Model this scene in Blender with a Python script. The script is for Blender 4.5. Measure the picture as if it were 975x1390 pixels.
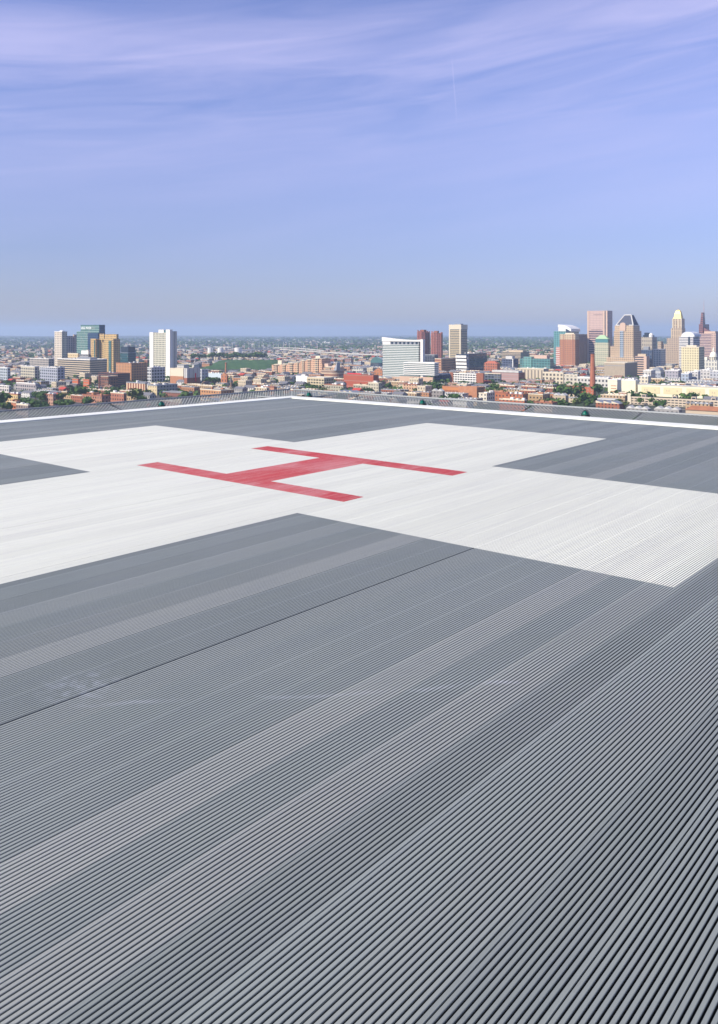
import bpy, math, random
from math import sin, cos, tan, atan2, radians, pi, sqrt, floor
for o in list(bpy.data.objects): bpy.data.objects.remove(o)
SC = bpy.context.scene; COL = SC.collection
# ------------------------------------------------------------------ camera, sky, sun, exposure
FPX, CX, HY, HC = 1118.0, 487.5, 450.0, 95.0       # focal length in photo pixels, centre column, level line, eye height
CAMD = bpy.data.cameras.new('camera'); CAM = bpy.data.objects.new('camera', CAMD); COL.objects.link(CAM)
CAMD.sensor_fit = 'HORIZONTAL'; CAMD.sensor_width = 36; CAMD.lens = FPX/975*36
CAMD.shift_y = -(695-HY)/975.0
CAMD.clip_start = .1; CAMD.clip_end = 200000
CAM.location = (0, 0, HC); CAM.rotation_euler = (pi/2, 0, 0); SC.camera = CAM
SUN_AZ, SUN_EL = radians(-118), radians(37)          # azimuth measured clockwise from +Y
W = bpy.data.worlds.new('World'); SC.world = W; W.use_nodes = True
wt = W.node_tree; wn = wt.nodes; wl = wt.links
bg = wn['Background']
def wnode(t, **k):
    n = wn.new(t)
    for a, b in k.items(): setattr(n, a, b)
    return n
def wmath(op, a, b=None, c=None, clamp=False):
    n = wnode('ShaderNodeMath', operation=op); n.use_clamp = clamp
    for i, v in enumerate((a, b, c)):
        if v is None: continue
        if hasattr(v, 'is_output'): wl.new(v, n.inputs[i])
        else: n.inputs[i].default_value = v
    return n.outputs[0]
sky = wnode('ShaderNodeTexSky', sky_type='NISHITA'); sky.sun_disc = False
sky.sun_elevation = SUN_EL; sky.sun_rotation = SUN_AZ % (2*pi)
sky.altitude = 50; sky.air_density = 1.0; sky.dust_density = .4; sky.ozone_density = 3.5
tint = wnode('ShaderNodeMix', data_type='RGBA', blend_type='MULTIPLY'); tint.inputs[0].default_value = 1
wl.new(sky.outputs[0], tint.inputs[6])
tc = wnode('ShaderNodeTexCoord'); sx = wnode('ShaderNodeSeparateXYZ'); wl.new(tc.outputs['Generated'], sx.inputs[0])
az = wmath('ARCTAN2', sx.outputs[0], sx.outputs[1]); el = wmath('ARCSINE', sx.outputs[2])
cv = wnode('ShaderNodeCombineXYZ'); wl.new(az, cv.inputs[0]); wl.new(wmath('MULTIPLY_ADD', az, -.12, el), cv.inputs[1])
def wnoise(scx, scy, seed, det=6, dist=.4):
    m = wnode('ShaderNodeMapping'); m.inputs['Scale'].default_value = (scx, scy, 1); m.inputs['Location'].default_value = (seed, seed*.7, 0)
    wl.new(cv.outputs[0], m.inputs[0]); n = wnode('ShaderNodeTexNoise'); wl.new(m.outputs[0], n.inputs[0])
    n.inputs['Scale'].default_value = 1; n.inputs['Detail'].default_value = det; n.inputs['Distortion'].default_value = dist
    n.inputs['Roughness'].default_value = .55
    return n.outputs['Fac']
lw = wmath('SUBTRACT', 1, wmath('MULTIPLY', wmath('MAXIMUM', el, 0), 1/.24, clamp=True)); lw = wmath('POWER', lw, 1.35)
hi = wmath('MULTIPLY', wmath('MAXIMUM', el, 0), 1/.32, clamp=True)
tm_ = wnode('ShaderNodeMix', data_type='RGBA'); wl.new(hi, tm_.inputs[0]); tm_.inputs[6].default_value = (.86, .76, .96, 1); tm_.inputs[7].default_value = (1.20, 1.04, 1.38, 1)
tl_ = wnode('ShaderNodeMix', data_type='RGBA'); wl.new(lw, tl_.inputs[0]); wl.new(tm_.outputs[2], tl_.inputs[6]); tl_.inputs[7].default_value = (.64, .63, .91, 1)
wl.new(tl_.outputs[2], tint.inputs[7])
tilt = wmath('MULTIPLY_ADD', az, -.055, el)
def band(c, wdt):
    d = wmath('DIVIDE', wmath('SUBTRACT', tilt, c), wdt); return wmath('EXPONENT', wmath('MULTIPLY', wmath('MULTIPLY', d, d), -1))
streak = wmath('MULTIPLY', wmath('SUBTRACT', wnoise(1.3, 10, 3.1, 5, .2), .12), 1.6, clamp=True)
thin = wmath('MULTIPLY', wmath('SUBTRACT', wnoise(4.5, 44, 8.3, 8, .8), .35), 2.2, clamp=True)
c1 = wmath('MULTIPLY', streak, wmath('MULTIPLY_ADD', band(.335, .032), .52, wmath('MULTIPLY', band(.17, .10), .30)))
c2 = wmath('MULTIPLY', thin, wmath('MULTIPLY', band(.30, .09), .30))
cfac = wmath('ADD', c1, c2, clamp=True)
# a faint contrail
ct_d = wmath('SUBTRACT', az, wmath('MULTIPLY_ADD', wmath('SUBTRACT', el, .27), -.085, .1165))
ct_d = wmath('ABSOLUTE', ct_d)
ct = wmath('MULTIPLY', wmath('SUBTRACT', 1, wmath('DIVIDE', ct_d, .0011), clamp=True), wmath('EXPONENT', wmath('MULTIPLY', wmath('POWER', wmath('ABSOLUTE', wmath('DIVIDE', wmath('SUBTRACT', el, .285), .034)), 4), -1)))
cfac = wmath('ADD', cfac, wmath('MULTIPLY', ct, .14), clamp=True)
cm = wnode('ShaderNodeMix', data_type='RGBA'); wl.new(cfac, cm.inputs[0]); wl.new(tint.outputs[2], cm.inputs[6])
cm.inputs[7].default_value = (6.6, 6.1, 8.7, 1)
wl.new(cm.outputs[2], bg.inputs[0]); bg.inputs[1].default_value = .1
SD = bpy.data.lights.new('sun', 'SUN'); SUN = bpy.data.objects.new('sun', SD); COL.objects.link(SUN)
SD.energy = 5.0; SD.angle = radians(.6); SD.color = (1, .915, .75)
SUN.rotation_euler = (pi/2-SUN_EL, 0, -SUN_AZ+pi); SUN.location = (-50, -60, 160)
vs = SC.view_settings; vs.view_transform = 'Standard'; vs.look = 'None'; vs.gamma = 1; vs.exposure = .35; vs.use_curve_mapping = False
SC.cycles.volume_bounces = 1; SC.cycles.max_bounces = 6; SC.cycles.volume_step_rate = 4
# ------------------------------------------------------------------ helpers
RND = random.Random(7)
REARTH = 6.37e6
def drop(d): return -d*d/(2*REARTH)
def mat(name, col, rough=.8, metal=0, spec=.3):
    m = bpy.data.materials.new(name); m.use_nodes = True; b = m.node_tree.nodes['Principled BSDF']
    b.inputs['Base Color'].default_value = (*col, 1); b.inputs['Roughness'].default_value = rough
    b.inputs['Metallic'].default_value = metal; b.inputs['Specular IOR Level'].default_value = spec
    return m
class NT:
    """small helper round a material's node tree"""
    def __init__(s, m): s.m = m; s.n = m.node_tree.nodes; s.l = m.node_tree.links; s.b = s.n['Principled BSDF']
    def node(s, t, **k):
        n = s.n.new(t)
        for a, b in k.items(): setattr(n, a, b)
        return n
    def put(s, v, sock):
        if hasattr(v, 'is_output'): s.l.new(v, sock)
        else: sock.default_value = v
    def math(s, op, a, b=None, c=None, clamp=False):
        n = s.node('ShaderNodeMath', operation=op); n.use_clamp = clamp
        for i, v in enumerate((a, b, c)):
            if v is not None: s.put(v, n.inputs[i])
        return n.outputs[0]
    def mix(s, f, a, b, bt='MIX'):
        n = s.node('ShaderNodeMix', data_type='RGBA', blend_type=bt); s.put(f, n.inputs[0])
        s.put(a if hasattr(a, 'is_output') else (*a, 1), n.inputs[6]); s.put(b if hasattr(b, 'is_output') else (*b, 1), n.inputs[7])
        return n.outputs[2]
    def noise(s, vec, scale, det=4, seed=None, rough=.55, scl=None):
        if scl is not None:
            mp = s.node('ShaderNodeMapping'); mp.inputs['Scale'].default_value = scl; s.put(vec, mp.inputs[0]); vec = mp.outputs[0]
        n = s.node('ShaderNodeTexNoise'); s.put(vec, n.inputs['Vector']); n.inputs['Scale'].default_value = scale
        n.inputs['Detail'].default_value = det; n.inputs['Roughness'].default_value = rough
        return n.outputs['Fac']
def noisy(name, ca, cb, scale, rough=.85, spec=.25, scl=None):
    m = mat(name, ca, rough, 0, spec); t = NT(m); tc = t.node('ShaderNodeTexCoord')
    f = t.noise(tc.outputs['Object'], scale, 5, scl=scl)
    f = t.math('MULTIPLY', t.math('SUBTRACT', f, .35), 3.3, clamp=True)
    t.put(t.mix(f, ca, cb), t.b.inputs['Base Color']); return m
FAC = {}
def facade(wall, glass=(.03, .04, .05), bay=4., flr=3.6, fw=.5, fh=.5, rough=.85, off=(0., 0.), blinds=.18):
    """outer wall with one storey's windows repeated; coordinates are metres along the wall and up"""
    if bay < 6: bay *= 1.4
    if flr < 6: flr *= 1.4
    glass = tuple(g*.75 for g in glass); lu = sum(wall)/3; wall = tuple(max(.01, (lu+(c-lu)*1.22)*.9) for c in wall)
    if fw < .9: fw = min(.9, fw*1.12)
    if fh < .9: fh = min(.9, fh*1.12)
    key = (wall, glass, bay, flr, fw, fh, rough, off, blinds)
    if key in FAC: return FAC[key]
    m = mat('facade', wall, rough, 0, .3); t = NT(m); uv = t.node('ShaderNodeUVMap'); uv.uv_map = 'UVMap'
    s = t.node('ShaderNodeSeparateXYZ'); t.put(uv.outputs[0], s.inputs[0])
    u = t.math('DIVIDE', t.math('ADD', s.outputs[0], off[0]+1000*bay), bay); v = t.math('DIVIDE', t.math('ADD', s.outputs[1], off[1]), flr)
    fu = t.math('ABSOLUTE', t.math('SUBTRACT', t.math('FRACT', u), .5)); fv = t.math('ABSOLUTE', t.math('SUBTRACT', t.math('FRACT', v), .5))
    win = t.math('MULTIPLY', t.math('LESS_THAN', fu, fw/2), t.math('LESS_THAN', fv, fh/2))
    cc = t.node('ShaderNodeCombineXYZ'); t.put(t.math('FLOOR', u), cc.inputs[0]); t.put(t.math('FLOOR', v), cc.inputs[1])
    wnz = t.node('ShaderNodeTexWhiteNoise', noise_dimensions='2D'); t.put(cc.outputs[0], wnz.inputs[0])
    g = t.mix(t.math('MULTIPLY', t.math('GREATER_THAN', wnz.outputs[0], 1-blinds), .55), glass, (.22, .21, .19))
    tc = t.node('ShaderNodeTexCoord')
    nz = t.noise(tc.outputs['Object'], .12, 4, scl=(1, 1, .25))
    w2 = t.mix(t.math('MULTIPLY_ADD', nz, .5, -.05), wall, tuple(c*.72 for c in wall))
    t.put(t.mix(win, w2, g), t.b.inputs['Base Color'])
    t.put(t.math('MULTIPLY_ADD', win, .15-rough, rough), t.b.inputs['Roughness'])
    t.put(t.math('MULTIPLY_ADD', win, .4, .2), t.b.inputs['Specular IOR Level'])
    FAC[key] = m; return m
class MB:
    def __init__(s): s.v = []; s.f = []; s.uv = []; s.m = []
    def face(s, pts, uvs=None, m=0):
        i = len(s.v); s.v += [tuple(p) for p in pts]; s.f.append(tuple(range(i, i+len(pts))))
        s.uv += uvs if uvs else [(p[0], p[1]) for p in pts]; s.m.append(m)
    def box(s, x0, x1, y0, y1, z0, z1, m=0, mt=None, bottom=True):
        mt = m if mt is None else mt
        P = lambda x, y, z: (x, y, z)
        s.face([P(x0,y0,z0),P(x1,y0,z0),P(x1,y0,z1),P(x0,y0,z1)], [(x0,z0),(x1,z0),(x1,z1),(x0,z1)], m)
        s.face([P(x1,y0,z0),P(x1,y1,z0),P(x1,y1,z1),P(x1,y0,z1)], [(y0,z0),(y1,z0),(y1,z1),(y0,z1)], m)
        s.face([P(x1,y1,z0),P(x0,y1,z0),P(x0,y1,z1),P(x1,y1,z1)], [(x1,z0),(x0,z0),(x0,z1),(x1,z1)], m)
        s.face([P(x0,y1,z0),P(x0,y0,z0),P(x0,y0,z1),P(x0,y1,z1)], [(y1,z0),(y0,z0),(y0,z1),(y1,z1)], m)
        s.face([P(x0,y0,z1),P(x1,y0,z1),P(x1,y1,z1),P(x0,y1,z1)], None, mt)
        if bottom: s.face([P(x0,y1,z0),P(x1,y1,z0),P(x1,y0,z0),P(x0,y0,z0)], None, mt)
    def prism(s, poly, z0, z1, m=0, mt=None, top=None, cap=True):
        """walls over an outline (anticlockwise); top = outline of the upper edge"""
        mt = m if mt is None else mt; top = top or poly; n = len(poly); L = 0
        for i in range(n):
            a, b, c, d = poly[i], poly[(i+1)%n], top[(i+1)%n], top[i]; l = math.hypot(b[0]-a[0], b[1]-a[1])
            s.face([(*a,z0),(*b,z0),(*c,z1),(*d,z1)], [(L,z0),(L+l,z0),(L+l,z1),(L,z1)], m); L += l
        if cap: s.face([(*p, z1) for p in top], None, mt)
        s.face([(*p, z0) for p in reversed(poly)], None, mt)
    def bar(s, a, b, w, m=0, n=4, w2=None):
        a = Vec(a); b = Vec(b); d = (b-a).normalized(); up = Vec((0,0,1)) if abs(d.z) < .95 else Vec((1,0,0))
        p = d.cross(up).normalized(); q = p.cross(d); w2 = w if w2 is None else w2
        A = [a+(p*cos(2*pi*k/n+pi/4)+q*sin(2*pi*k/n+pi/4))*w for k in range(n)]; B = [b+(p*cos(2*pi*k/n+pi/4)+q*sin(2*pi*k/n+pi/4))*w2 for k in range(n)]
        for k in range(n): s.face([A[(k+1)%n], A[k], B[k], B[(k+1)%n]], None, m)
        s.face(A, None, m); s.face(B[::-1], None, m)
    def mesh(s, name, mats):
        me = bpy.data.meshes.new(name); me.from_pydata(s.v, [], s.f)
        uvl = me.uv_layers.new(name='UVMap'); flat = [c for p in s.uv for c in p]; uvl.data.foreach_set('uv', flat)
        for m in mats: me.materials.append(m)
        me.polygons.foreach_set('material_index', s.m); me.update(); return me
    def build(s, name, mats, parent=None, smooth=False, loc=None):
        if not isinstance(mats, (list, tuple)): mats = [mats]
        me = s.mesh(name, mats); o = bpy.data.objects.new(name, me); COL.objects.link(o)
        if parent: o.parent = parent
        if loc: o.location = loc
        if smooth:
            for p in me.polygons: p.use_smooth = True
        return o
from mathutils import Vector as Vec
def tag(o, label=None, cat=None, group=None, kind=None):
    for k, v in (('label', label), ('category', cat), ('group', group), ('kind', kind)):
        if v: o[k] = v
    return o
def empty(name, loc=(0,0,0), rz=0, label=None, cat=None, group=None):
    o = bpy.data.objects.new(name, None); COL.objects.link(o); o.location = loc; o.rotation_euler = (0, 0, rz); o.empty_display_size = .5
    return tag(o, label, cat, group)
def circ(r, n, cx=0, cy=0, ph=0): return [(cx+r*cos(2*pi*k/n+ph), cy+r*sin(2*pi*k/n+ph)) for k in range(n)]

# ------------------------------------------------------------------ the helipad deck
S = 3.048                                  # one square of the painted cross, metres
DA = radians(40.13); DH = .4858*S          # the deck's turn, eye height above it
A0u, A0v = 1.5806*S, -1.549*S
dx = A0u*sin(DA)+A0v*cos(DA); dy = A0u*cos(DA)-A0v*sin(DA)
PAD = empty('helipad', (dx, dy, HC-DH), -DA, 'grey ribbed metal landing deck with a white cross and red letter H', 'helipad')
# deck coordinates: x = v (across the ribs), y = u (along the ribs)
RIB = .0655*S/12; SEAM0 = .814*S
def plank_mat(name, base, vary, rough, metal, kind):
    m = mat(name, base, rough, metal, .4); t = NT(m); tc = t.node('ShaderNodeTexCoord'); g = tc.outputs['Object']
    s = t.node('ShaderNodeSeparateXYZ'); t.put(g, s.inputs[0])
    k = t.math('FLOOR', t.math('DIVIDE', t.math('SUBTRACT', s.outputs[0], SEAM0-RIB*.3), .0655*S))
    wz = t.node('ShaderNodeTexWhiteNoise', noise_dimensions='1D'); t.put(k, wz.inputs[1])
    h = wz.outputs[0]
    if kind == 'grey':
        # planks of a paler, warmer batch
        pale = None
        for kk, f in ((-14, .25), (-10, .4), (-7, .95), (-8, .3), (-4, .3), (0, 1.), (2, .8), (5, .25), (-19, .3), (-24, .55), (-33, .3), (-46, .6)):
            e = t.math('MULTIPLY', t.math('COMPARE', k, float(kk), .4), f); pale = e if pale is None else t.math('ADD', pale, e)
        col = t.mix(t.math('MULTIPLY', h, 1.0), base, tuple(c*.82 for c in base))
        col = t.mix(t.math('MULTIPLY', pale, .62), col, (.47, .48, .425))
    else: col = t.mix(h, base, tuple(c*.93 for c in base))
    # long streaks of wear along the ribs, and soft dirt
    st = t.noise(g, 1, 6, scl=(22, .8, 1)); st = t.math('MULTIPLY', t.math('SUBTRACT', st, .42), 2.6, clamp=True)
    dn = t.noise(g, .55, 5); dn = t.math('MULTIPLY', t.math('SUBTRACT', dn, .4), 3, clamp=True)
    if kind == 'grey':
        col = t.mix(t.math('MULTIPLY', st, .22), col, (.22, .24, .27)); col = t.mix(t.math('MULTIPLY', dn, .26), col, (.44, .45, .42))
        sp = t.noise(g, 7, 6, rough=.8, scl=(2.5, 1, 1)); col = t.mix(t.math('MULTIPLY', t.math('MULTIPLY', t.math('SUBTRACT', sp, .60), 7, clamp=True), .45), col, (.17, .18, .18))
    elif kind == 'white':
        col = t.mix(t.math('MULTIPLY', st, .34), col, (.55, .55, .54)); col = t.mix(t.math('MULTIPLY', dn, .14), col, (.66, .63, .57))
        fk = t.noise(g, 9, 6, rough=.75, scl=(3, 1, 1)); col = t.mix(t.math('MULTIPLY', t.math('SUBTRACT', fk, .63), 5, clamp=True), col, (.40, .40, .40))
    else:
        col = t.mix(t.math('MULTIPLY', st, .60), col, (.72, .32, .28)); col = t.mix(t.math('MULTIPLY', dn, .40), col, (.68, .20, .17))
        fd = t.noise(g, 1.1, 4, scl=(1.6, .8, 1)); col = t.mix(t.math('MULTIPLY', t.math('MULTIPLY', t.math('SUBTRACT', fd, .47), 6, clamp=True), .42), col, (.76, .42, .40))
        f2 = t.noise(g, 2.2, 7, rough=.8, scl=(26, 1, 1)); col = t.mix(t.math('MULTIPLY', t.math('MULTIPLY', t.math('SUBTRACT', f2, .54), 7, clamp=True), .7), col, (.78, .60, .57))
        fk = t.noise(g, 4, 6, rough=.8, scl=(7, 1, 1)); col = t.mix(t.math('MULTIPLY', t.math('SUBTRACT', fk, .58), 5, clamp=True), col, (.70, .58, .55))
    # scuff marks: a pale drag line in an arc and a rubbed patch, near the front
    vv = s.outputs[0]; uu = s.outputs[1]
    if kind == 'grey':
        wob = t.math('MULTIPLY', t.math('SUBTRACT', t.noise(g, 1.6, 3), .5), .22)
        dd = t.math('ABSOLUTE', t.math('SUBTRACT', t.math('ADD', uu, wob), t.math('MULTIPLY_ADD', vv, 1.08, -4.97)))
        mk = t.math('MULTIPLY', t.math('SUBTRACT', 1, t.math('DIVIDE', dd, .035), clamp=True), t.math('MULTIPLY', t.math('SUBTRACT', t.noise(g, 3.5, 4), .38), 4, clamp=True))
        mk = t.math('MULTIPLY', mk, t.math('MULTIPLY', t.math('MULTIPLY', t.math('GREATER_THAN', vv, 1.75), t.math('LESS_THAN', vv, 3.0)), .55))
        col = t.mix(mk, col, (.62, .64, .66))
        pd = t.math('SQRT', t.math('ADD', t.math('POWER', t.math('SUBTRACT', vv, 1.62), 2), t.math('POWER', t.math('SUBTRACT', uu, -2.93), 2)))
        pm = t.math('MULTIPLY', t.math('SUBTRACT', 1, t.math('DIVIDE', pd, .20), clamp=True), t.math('MULTIPLY', t.math('SUBTRACT', t.noise(g, 14, 4), .45), 5, clamp=True))
        col = t.mix(t.math('MULTIPLY', pm, .7), col, (.60, .63, .66))
    fine = t.noise(g, 420, 2); col = t.mix(t.math('MULTIPLY', t.math('ABSOLUTE', t.math('SUBTRACT', fine, .5)), .8, clamp=True), col, (.9, .9, .9), 'MULTIPLY')
    # unpainted metal low in the channels, with their shade put into the colour
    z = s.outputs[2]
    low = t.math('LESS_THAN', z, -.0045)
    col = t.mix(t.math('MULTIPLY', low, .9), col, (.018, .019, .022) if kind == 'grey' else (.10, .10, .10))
    t.put(col, t.b.inputs['Base Color'])
    t.put(t.math('MULTIPLY_ADD', t.noise(g, 3, 3), .2, rough-.1), t.b.inputs['Roughness'])
    return m
M_GREY = plank_mat('grey_deck_plank', (.325, .357, .322), .1, .50, .25, 'grey')
M_WHITE = plank_mat('white_deck_paint', (.84, .85, .73), .1, .60, 0, 'white')
M_RED = plank_mat('red_deck_paint', (.60, .045, .050), .1, .55, 0, 'red')
HALF0, HALF1 = -2.685*S, 2.68*S            # inner line of the edge kerb (v side, u side)
VMAX, UMIN = 1.80*S, -1.80*S
def cuts(v):
    v /= S
    seg = []
    W = []
    if -2 <= v <= 1: W = [(0, 1)]
    if -1 <= v <= 0: W = [(-1, 2)]
    R = []
    if -1 <= v <= 0:
        R = [(.188, .279), (.745, .84)]
        if -.61 <= v <= -.395: R = [(.188, .84)]
    ev = sorted({UMIN/S, HALF1/S, *[e for a in W+R for e in a]})
    for a, b in zip(ev, ev[1:]):
        c = (a+b)/2; k = 0
        if any(p < c < q for p, q in W): k = 1
        if any(p < c < q for p, q in R): k = 2
        seg.append((a*S, b*S, k))
    return seg
mbs = [MB(), MB(), MB()]
n0 = int(math.ceil((HALF0-SEAM0)/RIB)); n1 = int((VMAX-SEAM0)/RIB)
for i in range(n0, n1):
    v0 = SEAM0+i*RIB; pos = i % 12; kpl = i//12
    gw, gd = .0066, .0140                          # channel width and depth
    if pos == 0 and kpl % 4 == 1: prof = [(0, 0), (.0095, 0), (.0106, -.0070), (.0146, -.0070), (RIB-.0004, 0), (RIB, 0)]      # the joint: a shallow step between planks
    elif pos == 0: prof = [(0, 0), (.0112, 0), (.0118, -.0010), (.0120, -gd), (.0156, -gd), (.0160, -.0010), (RIB, 0)]
    else: prof = [(0, 0), (RIB-gw-.0012, 0), (RIB-gw, -.0010), (RIB-gw+.0003, -gd), (RIB-.0008, -gd), (RIB-.0004, -.0010), (RIB, 0)]
    if kpl in (-4,) and pos == 0: prof = [(0, 0), (.0040, 0), (.0042, -.02), (.0150, -.02), (RIB-.0004, -.001), (RIB, 0)]   # an open joint
    hz = ((kpl*7919) % 13-6)*.00005
    for a, b, k in cuts(v0+RIB/2):
        if kpl == -4 and pos == 0 and b > .01: prof = [(0, 0), (.0112, 0), (.0118, -.0010), (.0120, -gd), (.0145, -gd), (.0160, -.0010), (RIB, 0)]
        for (p, zp), (q, zq) in zip(prof, prof[1:]):
            mbs[k].face([(v0+p, a, zp+hz), (v0+q, a, zq+hz), (v0+q, b, zq+hz), (v0+p, b, zp+hz)])
mbs[0].build('deck_planking', M_GREY, PAD)
mbs[1].build('cross_marking', M_WHITE, PAD)
mbs[2].build('letter_h_marking', M_RED, PAD)
M_KERB = noisy('white_kerb_metal', (.83, .85, .77), (.70, .71, .65), 1.3, .45)
M_STEEL = mat('galvanised_steel', (.26, .28, .29), .6, .1)
M_WIRE = mat('galvanised_wire', (.46, .49, .48), .6, .1)
M_DARK = mat('black_plastic', (.02, .02, .022), .5)
M_CONC = noisy('concrete', (.34, .33, .31), (.26, .25, .24), .15)
KW = .12*S
k = MB()
k.box(HALF0-KW, HALF0-.004, UMIN, HALF1+KW, -.25, .018); k.build('edge_kerb', M_KERB, PAD)
k = MB(); k.box(HALF0-.004+.004, VMAX, HALF1+.004, HALF1+KW, -.25, .018); k.build('edge_kerb', M_KERB, PAD)
k = MB(); k.box(HALF0, VMAX, UMIN, HALF1, -.24, -.03); k.build('deck_frame', M_STEEL, PAD)
for (x, y) in ((-2.2, -1.2), (-2.2, 2.1), (1.2, -1.2), (1.2, 2.1)):
    k = MB(); k.prism(circ(.18, 14, x*S, y*S), -4., -.24); k.build('column', M_STEEL, PAD, True)
# edge lights and a floodlight on the kerb's outer lip
def deck_at(px, u=None, v=None):
    r = (px-CX)/FPX                                # ray X = r*Y in the plan
    if u is not None:                              # X = U sin + V cos ; Y = U cos - V sin, U,V measured from the eye
        U = u*S+A0u; V = U*(sin(DA)-r*cos(DA))/(-r*sin(DA)-cos(DA)); return (V-A0v, u*S)
    V = v*S+A0v; U = V*(-r*sin(DA)-cos(DA))/(sin(DA)-r*cos(DA)); return (v*S, U-A0u)
M_TANP = mat('weathered_cover', (.42, .38, .33), .7)
M_GREEN = mat('green_glass', (.0, .10, .065), .12, 0, .7)
def edge_light(x, y, label):
    w = PAD.matrix_world
    c = cos(-DA); s_ = sin(-DA)
    e = empty('edge_light', (dx+x*c-y*s_, dy+x*s_+y*c, HC-DH-.02), -DA, label, 'light', 'green edge lights round the landing deck'); e.scale = (1.2, 1.2, 1.2)
    b = MB(); b.prism(circ(.075, 16), 0, .045, top=circ(.06, 16)); b.build('base', M_DARK, e, True)
    d = MB(); R = .05; pr = [(R*cos(t*pi/2/5), .046+R*1.15*sin(t*pi/2/5)) for t in range(6)]
    for (r0, z0), (r1, z1) in zip(pr, pr[1:]): d.prism(circ(r0, 14), z0, z1, top=circ(max(r1, .002), 14), cap=False)
    d.build('lens', M_GREEN, e, True)
    g = MB()
    for kk in range(4):
        an = kk*pi/2+pi/4; P = [(.058*cos(an)*cos(t*pi/2/5), .058*sin(an)*cos(t*pi/2/5), .044+.068*sin(t*pi/2/5)) for t in range(6)]
        for p, q in zip(P, P[1:]): g.bar(p, q, .0035)
    g.build('guard', M_DARK, e)
    a = MB(); a.box(-.03, .03, -.03, .03, -.12, 0); a.build('bracket', M_STEEL, e)
edge_light(*deck_at(219.5, v=-2.84), 'small green dome light on the deck rim in front of the pale tower block')
edge_light(*deck_at(419.6, u=2.84), 'small green dome light just past the far deck corner')
edge_light(*deck_at(573.8, u=2.84), 'small green dome light on the rim before the orange school')
edge_light(*deck_at(795, u=2.84), 'small green dome light on the rim below the tall brick chimney')
fx_, fy_ = deck_at(409.5, u=2.84); cc_, ss_ = cos(-DA), sin(-DA)
fl = empty('floodlight', (dx+fx_*cc_-fy_*ss_, dy+fx_*ss_+fy_*cc_, HC-DH), -DA, 'low black floodlight with pale hood at the far deck corner', 'light')
fl.scale = (.62, .62, .62)
b = MB(); b.box(-.14, .10, -.08, .08, -.05, .05); b.build('housing', M_DARK, fl)
b = MB(); b.face([(-.15, -.10, .05), (.11, -.10, .05), (.11, .09, .085), (-.15, .09, .085)]); b.face([(-.15, .09, .10), (.11, .09, .10), (.11, -.10, .065), (-.15, -.10, .065)])
b.face([(-.15, -.10, .05), (-.15, -.10, .065), (.11, -.10, .065), (.11, -.10, .05)]); b.build('hood', M_TANP, fl)
b = MB(); b.box(-.02, .02, -.02, .02, -.2, -.05); b.build('bracket', M_STEEL, fl)
# the safety nets hung outside the two far sides
def net(x0, x1, y0, y1, along, label, pans):
    n = empty('safety_net', (dx, dy, HC-DH), -DA, label, 'safety net', 'wire safety nets round the landing deck')
    z = -.06
    # frame: outer tube, inner tube, cross arms
    def L(a, b, w=.022):
        m = MB(); m.bar(a, b, w, n=8); return m
    def pt(t, c):                                   # t along the net, c out from the deck 0..1
        lift = -.10*sin(pi*c)+.075*c
        return (x0+(x1-x0)*c, t, z+lift) if along == 'y' else (t, y0+(y1-y0)*c, z+lift)
    t0, t1 = (y0, y1) if along == 'y' else (x0, x1)
    L(pt(t0, 1.), pt(t1, 1.), .024).build('outer_rail', M_STEEL, n); L(pt(t0, .0), pt(t1, .0), .02).build('inner_rail', M_STEEL, n)
    ts = [t0+(t1-t0)*i/pans for i in range(pans+1)]
    for t in ts: L((*pt(t, 0)[:2], z-.22), (*pt(t, 1.)[:2], z-.0), .022).build('outrigger', M_STEEL, n)
    wd = abs(x1-x0) if along == 'y' else abs(y1-y0); pitch = .080; wr = .0058
    for a, b in zip(ts, ts[1:]):
        m = MB(); c0, c1 = min(a, b)+.03, max(a, b)-.03; q = c0-wd
        while q < c1:
            for d in (1, -1):
                # tt = q+wd*c (or q+wd-wd*c) kept inside c0..c1
                lo, hi = ((c0-q)/wd, (c1-q)/wd) if d == 1 else ((q+wd-c1)/wd, (q+wd-c0)/wd)
                lo, hi = max(0, lo), min(1, hi)
                if hi-lo < .04: continue
                P_ = []
                for j in range(4):
                    c = lo+(hi-lo)*j/3; tt = q+wd*c if d == 1 else q+wd-wd*c; P = pt(tt, c); P_.append((P[0], P[1], P[2]+(.004 if d == 1 else -.004)))
                for A_, B_ in zip(P_, P_[1:]): m.bar(A_, B_, wr, n=3)
            q += pitch
        m.build('wire_mesh', M_WIRE, n)
NX = HALF0-KW-.05; NY = HALF1+KW+.05
net(NX, NX-1.45, UMIN-.2, NY+1.4, 'y', 'wire mesh safety net along the deck side facing the pale tower block', 6)
net(NX-1.35, VMAX+.2, NY, NY+1.45, 'x', 'wire mesh safety net along the deck side facing the brick chimney', 7)
# the hospital under the deck
hb = empty('hospital_building', (dx, dy, 0), -DA, 'tall hospital block carrying the landing deck on its roof', 'building')
b = MB(); b.box(-2.9*S-1, 4.4*S, -4.4*S, 2.9*S+1, -.3, HC-DH-4.4, 0, 0); b.build('wall', facade((.42, .30, .24), (.04, .05, .06), 4, 4, .6, .5), hb)
b = MB(); b.box(-2.9*S-1.3, 4.4*S+.3, -4.4*S-.3, 2.9*S+1.3, HC-DH-4.397, HC-DH-4.); b.build('roof', M_CONC, hb)

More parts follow.
